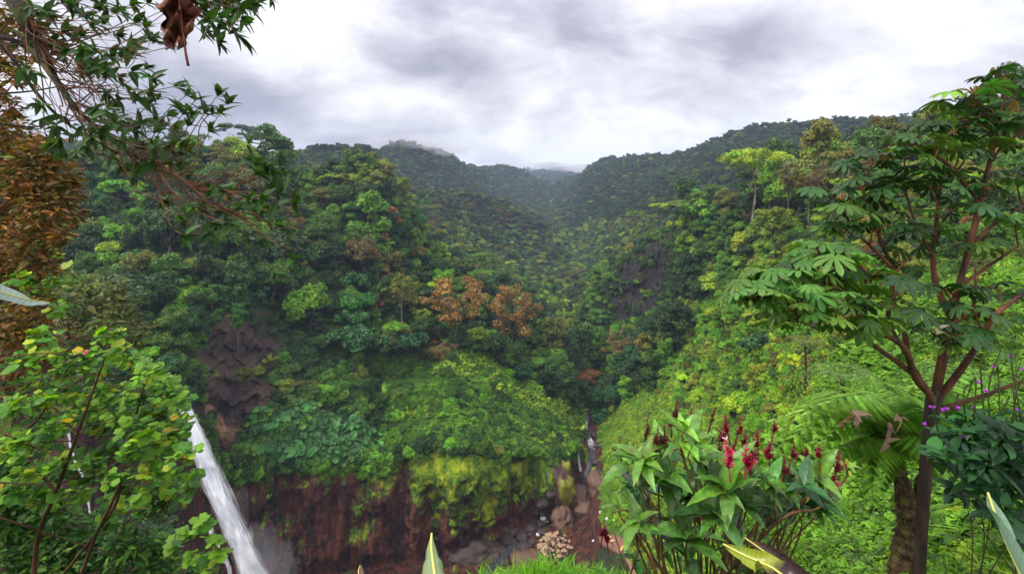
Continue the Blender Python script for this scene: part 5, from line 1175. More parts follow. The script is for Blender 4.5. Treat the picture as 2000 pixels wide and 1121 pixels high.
# ---- banana leaves
def banana_leaf(label, mid, widths, Y_, mat_, fold=-.5, name='banana_leaf', nslit=18, seed=1, tear=.12, up=(0, 0, 1), mid_col=(.45, .42, .10), lr=(1, 1)):
    """a long leaf: midrib points (px, py), half widths in px, distance along the midrib; torn into strips between the side veins"""
    r_ = np.random.RandomState(seed); n = nslit * 4
    C3 = curve([at(x, y, yy) for (x, y), yy in zip(mid, Y_)], n); n = len(C3); tt = np.linspace(0, 1, n)
    w_ = np.interp(tt, np.linspace(0, 1, len(widths)), widths) * np.interp(tt, np.linspace(0, 1, len(Y_)), Y_) / F_
    T = np.gradient(C3, axis=0); T /= np.linalg.norm(T, axis=1, keepdims=True); up = np.array(up, float)
    Sd = np.cross(T, up); Sd /= np.linalg.norm(Sd, axis=1, keepdims=True); Nn = np.cross(Sd, T)
    e = empty(name, C3[-1], 0, label, 'leaf'); mb = MB(); m_ = 7
    for s_ in (-1, 1):
        V = []; strip = 0; off = 0; lenf = 1
        vid = {}
        for i in range(n):
            if i % 4 == 0: strip += 1; off = r_.normal() * tear; lenf = 1 + r_.normal() * tear * .35
            for j in range(m_):
                q = j / (m_ - 1); fq = fold * q + (off * q * q if tear > .03 else 0)
                V.append(C3[i] + (Sd[i] * s_ * math.cos(fq) * q + Nn[i] * math.sin(fq) * q) * w_[i] * lenf * (lr[0] if s_ < 0 else lr[1]) - T[i] * q * w_[i] * -.12)
        f = [(i * m_ + j, i * m_ + j + 1, (i + 1) * m_ + j + 1, (i + 1) * m_ + j) for i in range(n - 1) for j in range(m_ - 1) if True]
        a_ = np.tile(1 + .10 * np.sin(np.arange(n) * 1.57 + 1), (m_, 1)).T.ravel()
        mb.add(V, f, np.stack([a_] * 3, -1))
    rel_(mb, 'blade', mat_, e); mb = MB(); tube(mb, C3 + Nn * .004, [w_.max() * .02 + .002, w_.max() * .07], 6); rel_(mb, 'midrib', simple('midrib', mid_col, .45) if 'midrib' not in bpy.data.materials else bpy.data.materials['midrib'], e); return e
def leafcol(name, c, c2, rough=.35, dark=None):
    b = NB(name); col = b.mix(1.0, b.ramp(b.noise(2.5, 6, .6), (.35, c), (.65, c2)), b.attr('tint'), 'MULTIPLY')
    if dark: col = b.mix(b.ramp(b.noise(3.2, 6, .65), (.46, 0.), (.54, 1.)), col, dark)
    p = b.pbr(col, rough, b.bump(b.noise(60, 3, .5, (1, 1, .2)), .15, .01), .5); t = b.N.new('ShaderNodeBsdfTranslucent'); b.L.new(col, t.inputs[0]); mx = b.N.new('ShaderNodeMixShader'); mx.inputs[0].default_value = .25
    b.L.new(p, mx.inputs[1]); b.L.new(t.outputs[0], mx.inputs[2]); return b.done(mx.outputs[0])
banana_leaf('folded pale green banana leaf with yellow midrib poking up at the bottom centre', [(843, 1043), (842, 1065), (845, 1095), (850, 1130), (858, 1180), (866, 1260)], [1, 16, 27, 40, 52, 60], [1.75, 1.7, 1.62, 1.5, 1.38, 1.2], leafcol('pale_banana_leaf', (.17, .25, .09), (.30, .38, .19)), -.8, seed=3, tear=.10, up=(0, -.25, 1))
banana_leaf('large grey-green banana leaf curving up at the lower right corner', [(1928, 962), (1946, 1015), (1970, 1072), (1998, 1130), (2040, 1220)], [2, 34, 60, 72, 80], [2.3, 2.2, 2.05, 1.9, 1.7], leafcol('grey_banana_leaf', (.11, .22, .12), (.24, .36, .26), .28), .25, seed=5, tear=.02, up=(0, -1, .15), lr=(1, .9))
banana_leaf('pale rolled banana leaf tip entering at the left edge', [(96, 592), (60, 586), (10, 572), (-50, 552), (-120, 530)], [5, 11, 15, 18, 20], [2.6, 2.5, 2.4, 2.3, 2.2], leafcol('silver_banana_leaf', (.22, .34, .26), (.42, .52, .46), .3), -.6, seed=7, tear=.01, up=(0, -1, .5))
banana_leaf('drooping banana leaf with yellow edge and blackened half at the bottom right', [(1412, 1062), (1450, 1082), (1490, 1100), (1530, 1125), (1600, 1190)], [3, 14, 22, 28, 36], [2.2, 2.15, 2.1, 2.0, 1.9], leafcol('scorched_banana_leaf', (.16, .26, .02), (.34, .36, .03), .35, (.035, .015, .018)), .5, seed=9, tear=.05, up=(.2, -1, .8), lr=(1, 1.3))
banana_leaf('torn brown banana leaf end standing beside the yellow-edged one', [(1455, 1050), (1490, 1075), (1530, 1105), (1580, 1150)], [3, 16, 22, 26], [2.35, 2.3, 2.25, 2.2], leafcol('brown_banana_leaf', (.05, .03, .03), (.14, .06, .03), .5, (.3, .10, .015)), .7, seed=11, tear=.12, up=(.3, -1, .6))
banana_leaf('dry brown leaf tip sticking up at the bottom edge left of centre', [(705, 1103), (702, 1115), (704, 1140)], [2, 7, 12], [1.9, 1.85, 1.8], leafcol('dry_tip', (.12, .06, .04), (.3, .2, .15), .6), -.8, seed=13, tear=.1, up=(0, -1, .2), nslit=6)

# ---- grass edge at the bottom centre
def grass_edge():
    mb = MB()
    for q in range(1500):
        x = rf.uniform(925, 1235); top = 1121 - 32 * math.exp(-((x - 1075) / 105) ** 2) + rf.uniform(-3, 34); Y_ = rf.uniform(4.2, 5.0); ln = rf.uniform(.12, .3)
        b_ = at(x, top + 30, Y_); blade(mb, b_, (rf.normal() * .5, rf.normal() * .4 - .1, 1.2), ln, rf.uniform(.005, .009), np.array([.17, .40, .02]) * math.exp(rf.normal() * .22) * [rf.uniform(.7, 1.3), 1, 1], rf.uniform(.5, 1.4), 4)
    o = mb.build('grass', M_SOFT); tag(o, 'bright green grass along the near edge of the lookout', 'grass', kind='stuff')
    lf = MB(); e = empty('broad_leaf_sprout', at(1190, 1160, 4.4), 0, 'broad upright green leaves at the right end of the grass edge', 'plant')
    whorl(lf, at(1186, 1130, 4.4), (0, -.2, 1), 6, .2, BROAD, (.09, .27, .03), .6); rel_(lf, 'leaves', M_LEAF, e)
grass_edge()
# ---- red-flowered shrub
def red_shrub():
    Y = 3.6; e = empty('red_flowered_shrub', at(1370, 1400, Y), 0, 'large-leaved shrub with crimson flower spikes in the right foreground', 'shrub'); lf, br = MB(), MB()
    b = NB('quilted_leaves'); c = b.mix(b.ramp(b.noise(7, 5, .6), (.62, 0.), (.72, .6)), b.mix(1., b.attr('tint'), b.ramp(b.noise(26, 3, .5), (.35, .7), (.65, 1.25)), 'MULTIPLY'), (.16, .13, .015)); p = b.pbr(c, .34, b.bump(b.noise(38, 4, .5), .5, .012), .5)
    t = b.N.new('ShaderNodeBsdfTranslucent'); b.L.new(b.mix(1.0, c, (1.4, 1.3, .5), 'MULTIPLY'), t.inputs[0]); mx = b.N.new('ShaderNodeMixShader'); mx.inputs[0].default_value = .28; b.L.new(p, mx.inputs[1]); b.L.new(t.outputs[0], mx.inputs[2]); M_Q = b.done(mx.outputs[0])
    W = [  # px, py, leaf px, count, tone (0 dark .. 1 light), depth
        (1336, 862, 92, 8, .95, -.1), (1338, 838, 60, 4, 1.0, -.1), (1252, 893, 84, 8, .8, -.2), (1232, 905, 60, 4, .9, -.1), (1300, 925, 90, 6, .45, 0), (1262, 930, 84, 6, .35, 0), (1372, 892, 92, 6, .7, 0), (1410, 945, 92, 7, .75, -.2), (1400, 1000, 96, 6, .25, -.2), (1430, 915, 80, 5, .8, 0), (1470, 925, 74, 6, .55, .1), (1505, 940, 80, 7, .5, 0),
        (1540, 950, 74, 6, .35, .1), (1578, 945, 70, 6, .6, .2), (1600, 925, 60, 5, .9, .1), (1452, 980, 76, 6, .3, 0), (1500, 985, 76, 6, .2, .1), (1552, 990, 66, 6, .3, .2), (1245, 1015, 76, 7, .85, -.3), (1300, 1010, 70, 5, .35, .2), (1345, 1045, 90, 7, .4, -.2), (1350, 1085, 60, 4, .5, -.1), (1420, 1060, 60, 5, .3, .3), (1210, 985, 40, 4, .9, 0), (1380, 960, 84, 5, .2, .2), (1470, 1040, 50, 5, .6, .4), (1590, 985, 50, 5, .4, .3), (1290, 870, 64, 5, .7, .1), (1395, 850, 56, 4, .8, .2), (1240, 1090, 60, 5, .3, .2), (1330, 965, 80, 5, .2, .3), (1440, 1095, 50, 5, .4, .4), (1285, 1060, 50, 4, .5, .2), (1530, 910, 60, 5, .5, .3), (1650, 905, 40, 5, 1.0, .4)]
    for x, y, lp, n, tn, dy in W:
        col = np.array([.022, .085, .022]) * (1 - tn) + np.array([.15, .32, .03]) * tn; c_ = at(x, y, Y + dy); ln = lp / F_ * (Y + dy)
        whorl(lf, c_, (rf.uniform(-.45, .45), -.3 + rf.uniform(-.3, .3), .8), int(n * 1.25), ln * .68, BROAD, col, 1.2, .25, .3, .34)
        gx = 1370 + (x - 1370) * .35 + rf.uniform(-30, 30); j1 = (x * .55 + gx * .45 + rf.uniform(-14, 14), y + (1180 - y) * rf.uniform(.35, .5))
        tube(br, curve([at(gx, 1250, Y + dy * .5), at(*j1, Y + dy * .8), at(x + rf.uniform(-6, 6), y + 25, Y + dy), c_], 14), [.009, .0045], 6)
    for q in range(20):
        x, y = rf.uniform(1215, 1620), rf.uniform(870, 1010); y += abs(x - 1400) * .12; d_ = rf.uniform(-.1, .7); whorl(lf, at(x, y, Y + d_), (rf.uniform(-.5, .5), -.3, .7), 6, rf.uniform(38, 58) / F_ * Y, BROAD, np.array([.022, .085, .02]) * rf.uniform(.8, 2.2), 1.25, .25, .3, .3)
    yl = [(1378, 890), (1320, 905), (1440, 905), (1500, 1090), (1580, 962), (1655, 900), (1660, 925), (1240, 915)]
    for x, y in yl: whorl(lf, at(x, y, Y + .1), (0, -.5, -.4), 1, .07, BROAD, (.55, .42, .02), .6)
    for q in range(14):
        x, y = rf.uniform(1210, 1560), rf.uniform(980, 1120); tube(br, curve([at(x + rf.uniform(-80, 80), 1180, Y + .2), at(x + rf.uniform(-30, 30), y + 50, Y + .1), at(x, y, Y + rf.uniform(-.2, .3)), at(x + rf.uniform(-45, 45), y - rf.uniform(30, 70), Y)], 14), [.008, .003], 5)
    for pts in ([(1500, 1120), (1480, 1060), (1510, 1010), (1520, 985)], [(1400, 1120), (1370, 1030), (1330, 985), (1260, 955), (1210, 920)], [(1300, 1120), (1250, 1060), (1230, 1000), (1195, 1000)], [(1420, 1120), (1530, 1010), (1600, 990), (1650, 935), (1652, 905)]): tube(br, curve([at(x, y, Y + rf.uniform(-.1, .3)) for x, y in pts], 16), [.012, .004], 6)
    rel_(lf, 'foliage', M_Q, e); rel_(br, 'stems', bark_material('tan_stems', (.05, .028, .014), (.26, .13, .045), 22, rough=.6), e)
    M_FL = leaf_material('crimson_bracts', rough=.45, trans=.3); BR = leaf_tpl(.22, 3, .5, .1, cross=1)
    SP = [(1260, 838, 60, 0), (1275, 868, 50, .25), (1290, 880, 60, .3), (1302, 892, 46, .35), (1313, 820, 36, 0), (1318, 795, 40, .1), (1357, 812, 34, .4), (1388, 815, 36, .05), (1410, 838, 50, .3), (1422, 826, 36, .5), (1424, 884, 52, 1), (1456, 890, 38, .8), (1450, 852, 30, .3), (1470, 866, 44, .35), (1480, 850, 34, .5), (1503, 868, 40, .55), (1530, 898, 32, .4), (1578, 885, 30, .4), (1383, 890, 50, .1), (1385, 915, 40, .1), (1213, 862, 40, .1), (1230, 880, 40, .05), (1632, 890, 46, .45), (1624, 930, 40, .45), (1468, 912, 44, .3), (1345, 838, 30, .2), (1297, 855, 40, .1), (1280, 840, 44, .2), (1402, 870, 32, .3), (1440, 830, 34, .4), (1545, 865, 30, .4), (1176, 1030, 30, .4), (1186, 1045, 34, .45), (1375, 985, 50, .3), (1365, 1000, 36, .3), (1510, 835, 24, .4), (1600, 880, 26, .5), (1575, 905, 24, .45), (1430, 865, 36, .5), (1335, 880, 30, .2)]
    for x, y, h, tn in SP:
        h, tn = (h * .95, tn * .7) if tn < .75 else (h, tn * .85)
        y += rf.uniform(-6, 14); fl = MB(); c0 = at(x, y + h * .5, Y + (.1 if tn < .6 else -.35)); L_ = h / F_ * Y * 1.1; ax = np.array([rf.uniform(-.25, .25), rf.uniform(-.2, .1), 1.]); ax /= np.linalg.norm(ax)
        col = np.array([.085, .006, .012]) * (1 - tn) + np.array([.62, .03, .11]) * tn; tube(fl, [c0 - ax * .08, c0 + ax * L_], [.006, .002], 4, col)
        for k in range(3 if h > 36 else 2):
            axk = ax + rf.normal(0, .30, 3) * (k > 0); axk /= np.linalg.norm(axk); Lk = L_ * (1 if k == 0 else .6)
            n = int(44 + 20 * tn); t_ = rf.uniform(0.05, 1, n); P_ = c0 + axk * Lk * t_[:, None]; a = rf.uniform(0, 6.28, n); Fm = frames(axk[None])[0]
            D = np.stack([np.cos(a), np.sin(a), np.full(n, .75)], -1) @ Fm.T
            tl = np.tile(col, (n, 1)) * np.exp(rf.normal(0, .35, (n, 1)))
            if tn > .7: tl[rf.rand(n) < .22] = (.75, .55, .62)
            fl.stamp(*BR, P_, xframes(D, axk, .2), (.023 + .016 * tn) * (1.15 - .6 * t_) * np.exp(rf.normal(0, .2, n)), tl)
        rel_(fl, 'flower_spike', M_FL, e)
red_shrub()

# ---- tree ferns
def frond(lf, br, P3, ln_p, n=22, tint=(.06, .17, .02), droop=.5):
    """one arching frond: rachis through P3, side pinnae with narrow leaflets"""
    C3 = curve(P3, n); n = len(C3); tube(br, C3, [.011, .003], 5); T = np.gradient(C3, axis=0); T /= np.linalg.norm(T, axis=1, keepdims=True)
    LT = (np.array([(0, -.16, 0), (0, .16, 0), (1, 0, -.08), (.5, .26, -.01), (.5, -.26, -.01)]), [(0, 4, 2, 3, 1)])
    for i in range(2, n):
        t = i / (n - 1); pl = ln_p * (math.sin(math.pi * (t * .82 + .14)) ** .8); Sd = np.cross(T[i], [0, 0, 1.]); Sd /= np.linalg.norm(Sd) + 1e-9
        for s_ in (-1, 1):
            d = Sd * s_ + T[i] * .45 + [0, 0, -.12]; d /= np.linalg.norm(d); m_ = 15; pts = []; p = C3[i].copy(); dd = d.copy()
            for j in range(m_): pts.append(p.copy()); p = p + dd * pl / m_; dd = dd + [0, 0, -droop / m_]; dd /= np.linalg.norm(dd)
            pts = np.array(pts); pt = np.gradient(pts, axis=0); pt /= np.linalg.norm(pt, axis=1, keepdims=True); side = np.cross(pt, [0, 0, 1.]); side /= np.linalg.norm(side, axis=1, keepdims=True) + 1e-9
            lw = ln_p * .15 * np.sin(np.pi * (np.linspace(0, 1, m_) * .8 + .15)); tn = np.asarray(tint) * math.exp(rf.normal() * .16)
            for s2 in (-1, 1):
                lf.stamp(*LT, pts, xframes(side * s2 + pt * .35 + [0, 0, -.25], [0, 0, 1.]), lw, np.tile(tn, (m_, 1)) * np.exp(rf.normal(0, .1, (m_, 1))))
def tree_fern():
    Y = 8.4; e = empty('tree_fern', at(1760, 1200, Y), 0, 'tree fern with two dark shaggy trunks and arching lacy fronds', 'tree fern')
    for pts, r in (([(1750, 1260), (1756, 1120), (1768, 1030), (1766, 960), (1752, 910), (1742, 880)], (.17, .09)), ([(1766, 1260), (1772, 1120), (1780, 1040), (1796, 960), (1812, 910), (1812, 880)], (.13, .08))):
        mb = MB(); c = curve([at(x, y, Y + .1 * i) for i, (x, y) in enumerate(pts)], 40); rr_ = np.linspace(r[0], r[1], len(c)) * (1 + .12 * rf.normal(size=len(c))); tube(mb, c, rr_, 12); 
        for q in range(420):
            i = rf.randint(0, len(c) - 1); a = rf.uniform(0, 6.28); p = c[i] + np.array([math.cos(a), math.sin(a), 0]) * rr_[i] * .95; blade(mb, p, (math.cos(a), math.sin(a), rf.uniform(-1.6, .4)), rf.uniform(.05, .16), .012, (1, 1, 1), .5, 2)
        rel_(mb, 'trunk', M_FERNB, e, False)
    for hub, tips in (((1755, 872), [((1650, 775), (1530, 835)), ((1640, 790), (1518, 880)), ((1680, 770), (1575, 790)), ((1700, 850), (1600, 905)), ((1690, 800), (1620, 850)), ((1720, 770), (1650, 755)), ((1760, 800), (1800, 770)), ((1715, 890), (1680, 960)), ((1790, 850), (1840, 900)), ((1730, 860), (1640, 870))]),
                      ((1808, 872), [((1790, 780), (1720, 745)), ((1850, 770), (1915, 800)), ((1860, 820), (1930, 880)), ((1830, 780), (1860, 740)), ((1760, 810), (1690, 810)), ((1850, 870), (1880, 940)), ((1770, 850), (1730, 930)), ((1800, 780), (1770, 740))])):
        for m, t in tips + [((m_[0] + rf.uniform(-30, 30), m_[1] + rf.uniform(-25, 25)), (t_[0] + rf.uniform(-30, 30), t_[1] + rf.uniform(-25, 25))) for m_, t_ in tips]:
            lf, br = MB(), MB(); dy = rf.uniform(-1.3, .9); h = at(*hub, Y + .5); frond(lf, br, [h, at((hub[0] + m[0]) / 2, (hub[1] + m[1]) / 2 - 14, Y + .5 + dy * .3), at(*m, Y + .5 + dy * .7), at(*t, Y + .5 + dy)], .55, 21, (.17, .36, .03) if rf.rand() < .6 else (.27, .46, .06), .95)
            f_ = rel_(lf, 'frond_leaves', M_SOFT, e, False); r__ = br.build('rachis', M_FERNB); r__.parent = f_
    dl = MB()
    for x, y in ((1665, 808), (1678, 815), (1740, 838), (1762, 815), (1735, 865), (1650, 830)): whorl(dl, at(x, y, Y - .9), (.3, -.6, -.3), 3, .2, BROAD, (.30, .17, .13), 1.1)
    tag(dl.build('fallen_leaves', M_SOFT), 'curled dry grey-pink leaves caught on the tree fern fronds', 'dry leaves', kind='stuff')
    # another one farther back on the slope
def far_fern(px, py, Y, rad_px, label, tint):
    e = empty('tree_fern', at(px, py + 60, Y), 0, label, 'tree fern'); mb = MB(); tube(mb, [at(px, py + 90, Y), at(px + 2, py + 40, Y), at(px, py, Y)], [.14, .1], 7); rel_(mb, 'trunk', M_FERNB, e)
    for q in range(12):
        a = q / 12 * 6.28 + rf.uniform(-.2, .2); R_ = rad_px / F_ * Y; h = at(px, py, Y); d = np.array([math.cos(a), math.sin(a), 0]); lf, br = MB(), MB()
        frond(lf, br, [h, h + d * R_ * .35 + [0, 0, R_ * .28], h + d * R_ * .75 + [0, 0, R_ * .22], h + d * R_ * 1.05 + [0, 0, -R_ * .18]], R_ * .26, 12, tint, .6); f_ = rel_(lf, 'frond_leaves', M_SOFT, e, False); r__ = br.build('rachis', M_FERNB); r__.parent = f_
tree_fern()
far_fern(1645, 742, 22, 75, 'pale tree fern behind the big-leaved tree, above the two-trunked fern', (.12, .22, .04))
far_fern(1860, 748, 15, 95, 'bright tree fern right of the big-leaved tree trunk', (.11, .25, .03))
far_fern(1572, 672, 52, 42, 'tree fern with yellowish fronds on the slope left of the big-leaved tree', (.16, .18, .03))
far_fern(858, 686, 168, 26, 'tree fern with orange-tinged fronds below the bigger rust giant', (.13, .12, .025))
far_fern(782, 768, 158, 24, 'light green tree fern low on the slope above the creeper carpet', (.09, .17, .02))

# ---- big-leaved tree
def palmate(seed, lobes=9):
    r_ = np.random.RandomState(seed); V = [(0, 0, 0)]; Fc = []; an = np.linspace(-2.45, 2.45, lobes)
    for a in an:
        L_ = .5 * (1 - .28 * (abs(a) / 2.45) ** 2) * r_.uniform(.92, 1.06); c, s_ = math.cos(a), math.sin(a); b0 = len(V); sec = [(.0, .018), (.30, .045), (.55, .070), (.78, .082), (.93, .048), (1.0, .006)]
        for t, w_ in sec:
            for q in (-1, 0, 1):
                x, y = t * L_, q * w_ * .95; V.append((x * c - y * s_, x * s_ + y * c, .03 * abs(q) * (t > .2) - .17 * t * t + .02))
        for i in range(len(sec) - 1):
            for j in (0, 1): Fc.append((b0 + i * 3 + j, b0 + i * 3 + j + 1, b0 + (i + 1) * 3 + j + 1, b0 + (i + 1) * 3 + j))
    return np.array(V), Fc
PALM = [palmate(s_, n) for s_, n in ((1, 9), (2, 10), (3, 8))]
def big_tree():
    Y = 7.0; e = empty('big_leaved_tree', at(1790, 1300, Y), 0, 'large tree with lobed umbrella leaves and orange-brown limbs on the right', 'tree'); lf, br, tk_, pt = MB(), MB(), MB(), MB()
    tube(tk_, curve([at(1788, 1330, Y), at(1796, 1121, Y), at(1802, 1000, Y), at(1810, 900, Y), at(1818, 820, Y), at(1826, 765, Y)], 30), [.075, .07, .075, .08, .10], 12)
    LM = [([(1826, 775), (1842, 700), (1858, 620), (1872, 560), (1895, 480), (1912, 400), (1935, 310), (1950, 250), (1960, 190), (1964, 150)], .058, .014, 0), ([(1824, 790), (1800, 745), (1760, 712), (1715, 680), (1680, 655), (1640, 640), (1600, 615), (1560, 605)], .04, .018, -.5),
          ([(1822, 775), (1790, 740), (1772, 690), (1750, 665), (1700, 640), (1665, 600), (1640, 540)], .05, .018, -.7), ([(1830, 780), (1870, 730), (1905, 680), (1940, 620), (1975, 590), (2020, 560)], .05, .02, -.3), ([(1830, 800), (1880, 785), (1940, 765), (2020, 735)], .04, .02, -.4),
          ([(1772, 690), (1765, 640), (1745, 590), (1740, 520), (1720, 470), (1705, 420), (1680, 360)], .04, .018, .2), ([(1858, 620), (1830, 560), (1822, 500), (1828, 440), (1835, 380), (1845, 320)], .045, .018, .3), ([(1912, 400), (1870, 340), (1830, 305), (1790, 280), (1740, 260)], .03, .014, .2), ([(1895, 480), (1940, 440), (2000, 400)], .03, .015, .1),
          ([(1740, 520), (1700, 480), (1670, 450), (1640, 400)], .026, .014, .1), ([(1872, 560), (1930, 520), (1990, 480)], .03, .014, .3), ([(1640, 640), (1600, 590), (1570, 550), (1545, 510)], .022, .014, -.6), ([(1665, 600), (1690, 560), (1685, 520)], .022, .014, -.5), ([(1935, 310), (1990, 260), (2030, 230)], .02, .012, .1), ([(1950, 250), (1915, 210), (1895, 170)], .018, .01, -.1), ([(1700, 640), (1690, 590), (1740, 540), (1780, 500)], .02, .012, -.2), ([(1600, 615), (1540, 590), (1490, 580), (1460, 575)], .018, .012, -.7), ([(1822, 500), (1790, 440), (1770, 380)], .022, .012, .2), ([(1820, 780), (1850, 650), (1900, 600), (1905, 520)], .035, .014, -.3), ([(1800, 745), (1735, 620), (1760, 560)], .03, .014, .1)]
    for pts, r0, r1, dy in LM: n_p = len(pts); tube(br, curve([at(x, y, Y + dy * min(1, i / 3)) for i, (x, y) in enumerate(pts)], 34), [r0, r1], 9)
    WH = [(1963, 145, 0), (1900, 160, -.2), (1978, 172, .2), (1885, 182, 0), (1996, 190, .3), (1942, 210, 0), (1875, 222, .1), (1918, 238, -.1), (1965, 240, .1), (1998, 235, 0), (1800, 250, .1), (1845, 245, 0), (1898, 272, .1), (1950, 292, -.2), (1852, 290, .1), (1782, 282, 0), (1735, 285, .1), (1712, 302, 0), (1772, 332, .1), (1822, 322, 0), (1882, 332, .2), (1932, 352, -.1), (1992, 332, .1), (1692, 347, .1), (1742, 362, 0), (1662, 378, .1), (1642, 402, 0), (1702, 392, .2), (1826, 358, -.1), (1792, 392, .1), (1862, 402, -.2), (1922, 412, .1), (1982, 422, 0), (1650, 440, .1), (1702, 442, -.1), (1752, 432, .1), (1832, 442, -.1), (1892, 470, .1), (1952, 480, -.1), (1622, 365, .2), (1630, 425, .1),
          (1545, 506, -.6), (1582, 500, -.6), (1640, 502, -.8), (1682, 512, -.5), (1492, 545, -.7), (1522, 560, -.6), (1582, 562, -.7), (1640, 572, -.9), (1702, 552, -.5), (1455, 578, -.7), (1500, 602, -.6), (1562, 612, -.8), (1622, 602, -.9), (1472, 552, -.6), (1690, 592, -.6), (1742, 502, 0), (1782, 540, .1), (1852, 560, -.2), (1902, 602, -.3), (1952, 552, .1), (1872, 640, -.4), (1802, 612, -.4), (1722, 622, -.7), (1902, 660, -.5), (1842, 652, -.6), (1932, 592, 0), (1992, 562, .2), (1610, 530, -.5), (1560, 535, -.5), (1665, 545, -.6), (1990, 500, .1), (1850, 500, .2), (1790, 460, .3), (1600, 480, -.4), (1560, 585, -.9), (1660, 600, -1.0), (1480, 575, -.9), (1510, 530, -.5), (1620, 545, -1.1), (1700, 520, -.8), (1740, 590, -.9), (1540, 600, -1.0), (1590, 630, -1.1), (1760, 300, .2), (1690, 320, .3), (1870, 290, .3), (1720, 410, .4), (1810, 420, .4), (1900, 380, .3), (1960, 360, .3), (1930, 440, .3), (1760, 480, .4), (1870, 520, .3)]
    LS = np.concatenate([curve([at(x, y, Y + dy * min(1, i / 3)) for i, (x, y) in enumerate(pts)], 34)[8:] for pts, r0, r1, dy in LM]); LP_ = np.stack([1000 + LS[:, 0] / LS[:, 1] * F_, YH - LS[:, 2] / LS[:, 1] * F_], -1)
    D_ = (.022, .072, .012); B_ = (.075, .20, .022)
    for x, y, dy in WH:
        if x > 1760 and 300 < y < 560 and rf.rand() < .25: continue
        x += rf.uniform(-8, 8); y += rf.uniform(-8, 8)
        c = at(x, y + 14, Y + dy); ax = np.array([rf.uniform(-.2, .2), rf.uniform(-.2, .2), 1.]); nl = rf.randint(3, 6)
        dd_ = np.hypot(LP_[:, 0] - x, (LP_[:, 1] - y - 30) * 1.0) + 60 * (LP_[:, 1] < y); s0 = LS[int(np.argmin(dd_))]; tube(br, curve([s0, (s0 * .45 + c * .55) + [0, 0, -.06], c], 8), [.015, .009], 6)
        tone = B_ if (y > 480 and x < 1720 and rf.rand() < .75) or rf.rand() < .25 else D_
        for q in range(nl):
            a = q * 2.4 + rf.uniform(0, 1.2); L_ = rf.uniform(.16, .34); tip = c + np.array([math.cos(a) * L_, math.sin(a) * L_, rf.uniform(-.02, .16)]); tube(lf, curve([c, (c + tip) / 2 + [0, 0, .05], tip], 5), [.005, .0035], 4, (1, 1, 1), 1)
            up = np.array([[math.cos(a) * .5 + rf.normal() * .3, math.sin(a) * .5 - .1 + rf.normal() * .3, 1.0]]); D = np.array([[math.cos(a), math.sin(a), rf.uniform(-.8, .15)]]); tp = PALM[rf.randint(3)]
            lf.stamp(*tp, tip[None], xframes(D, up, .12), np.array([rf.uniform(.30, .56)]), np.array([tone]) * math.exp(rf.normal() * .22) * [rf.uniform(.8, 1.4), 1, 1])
    rel_(tk_, 'trunk', M_DKB, e); rel_(br, 'limbs', bark_material('brown_limb_bark', (.022, .012, .008), (.17, .062, .02), 5, (1, 1, .4), .7), e); rel(lf.build('foliage', [M_LEAF, M_TWIG]), e)
    bd = MB()
    for x, y in ((1942, 138), (1975, 200), (1905, 175), (1830, 290), (1735, 300), (1430, 560), (1520, 575), (1950, 270), (1860, 255)):
        whorl(bd, at(x, y, Y - .1), (0, 0, -1), 3, .16, BROAD, (.16, .12, .02), .35)
    rel_(bd, 'young_leaves', M_SOFT, e)
    st = MB()
    for x, y in ((1690, 427), (1648, 378), (1640, 385)): whorl(st, at(x, y, Y - .5), (0, -1, .2), 9, .055, leaf_tpl(.07, 3, .2, .1, cross=1), (.5, .17, .03), 1.4)
    rel_(st, 'orange_flowers', M_SOFT, e)
    tag(banana_dry(), None)
def banana_dry():
    mb = MB(); whorl(mb, at(1838, 642, 6.1), (.4, -.5, .3), 3, .17, BROAD, (.5, .36, .33), .9, .1); o = mb.build('dry_leaf', M_SOFT); return tag(o, 'curled pinkish dry leaf lying on a leaf of the big-leaved tree', 'leaf')
big_tree()

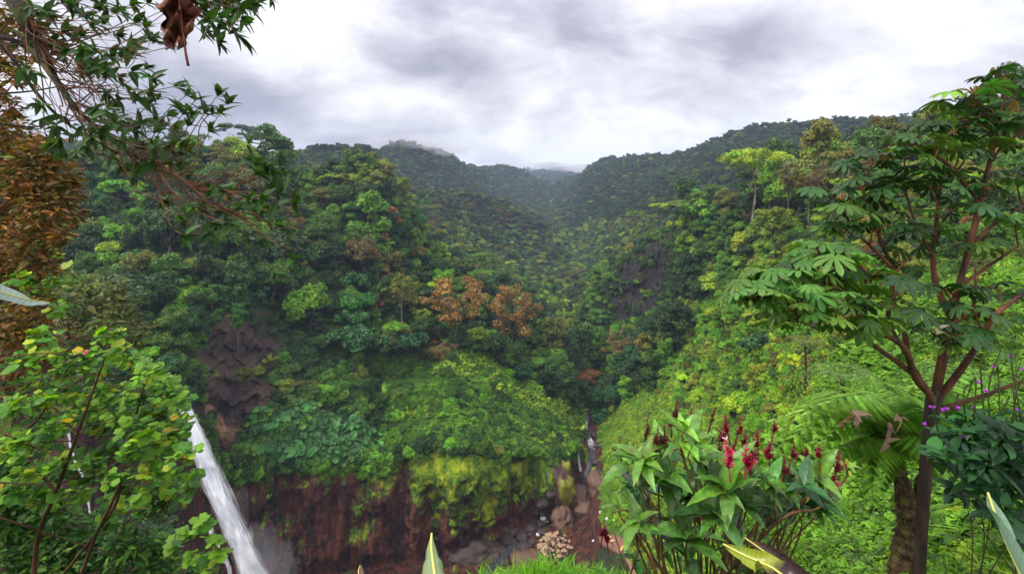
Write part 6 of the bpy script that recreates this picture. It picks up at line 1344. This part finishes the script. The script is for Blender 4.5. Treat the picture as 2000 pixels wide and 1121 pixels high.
# ---- purple-flowered shrub on the right
def purple_shrub():
    Y = 4.6; e = empty('purple_flowered_shrub', at(1950, 1300, Y), 0, 'dark green shrub with long wiry spikes and small purple flowers at the right edge', 'shrub'); lf, br, sp_, fl = MB(), MB(), MB(), MB()
    cl = [(1845, 860, 26), (1880, 850, 30), (1920, 850, 34), (1960, 860, 36), (1995, 870, 40), (1870, 890, 34), (1910, 895, 36), (1955, 905, 38), (1998, 920, 40), (1890, 930, 26), (1930, 940, 28), (1975, 950, 30), (1840, 895, 18), (1868, 955, 16), (1900, 965, 20), (1990, 835, 30), (1950, 830, 26), (1895, 870, 30), (2020, 890, 40), (1985, 990, 34), (1950, 1000, 26), (2010, 1040, 34), (1850, 830, 20), (1910, 820, 24)]
    cloud_foliage(lf, cl, Y, 34, .13, leaf_tpl(.24, 5, .3, .2), [(.018, .075, .018), (.03, .12, .022), (.012, .045, .015)], (.4, .25, .35), .5, .9, .25, .7, .25)
    for x, y, r_ in cl[::3]: tube(br, curve([at(1960 + rf.uniform(-90, 90), 1200, Y), at((x + 1955) / 2, (y + 1150) / 2, Y), at(x, y, Y)], 10), [.006, .003], 5)
    SPK = [[(1835, 860), (1825, 800), (1832, 765)], [(1870, 850), (1868, 790), (1872, 770)], [(1890, 850), (1882, 770), (1898, 745)], [(1925, 850), (1918, 760), (1915, 720)], [(1935, 840), (1932, 750), (1960, 670)], [(1955, 850), (1950, 740), (1948, 715)], [(1975, 850), (1985, 770), (1998, 740)], [(1900, 850), (1905, 740), (1880, 800)], [(1990, 850), (1980, 760), (1995, 700)], [(2000, 850), (1975, 700), (1978, 655)], [(1850, 900), (1858, 850), (1905, 780)], [(1945, 850), (1960, 800), (1972, 775)], [(1915, 940), (1880, 880), (1878, 850)]]
    for p in SPK:
        c = curve([at(x, y, Y + rf.uniform(-.15, .15)) for x, y in p], 22); tube(sp_, c, [.007, .006, .004], 6, (.06, .10, .02))
        n = 60; i = rf.randint(3, len(c), n); sp_.stamp(*leaf_tpl(.3, 2, .3, 0, cross=1), c[i], xframes(rf.normal(size=(n, 3)) * .6 + [0, 0, 1.2], rf.normal(size=(n, 3))), np.full(n, .022), np.tile((.05, .09, .02), (n, 1)))
    for x, y in ((1972, 695), (1942, 715), (1912, 745), (1903, 795), (1870, 795), (1805, 827), (1822, 794), (1843, 798), (1982, 765), (1990, 800), (1880, 850), (1925, 762), (1848, 797), (1998, 720)): whorl(fl, at(x, y, Y - .05), (0, -.5, .8), 8, .020, ROUND, (.32, .04, .45), 1.3, .2, .3)
    rel_(lf, 'foliage', M_SOFT, e); rel_(br, 'stems', M_DKB, e); rel_(sp_, 'spikes', M_SOFT, e); rel_(fl, 'purple_flowers', M_SOFT, e)
purple_shrub()
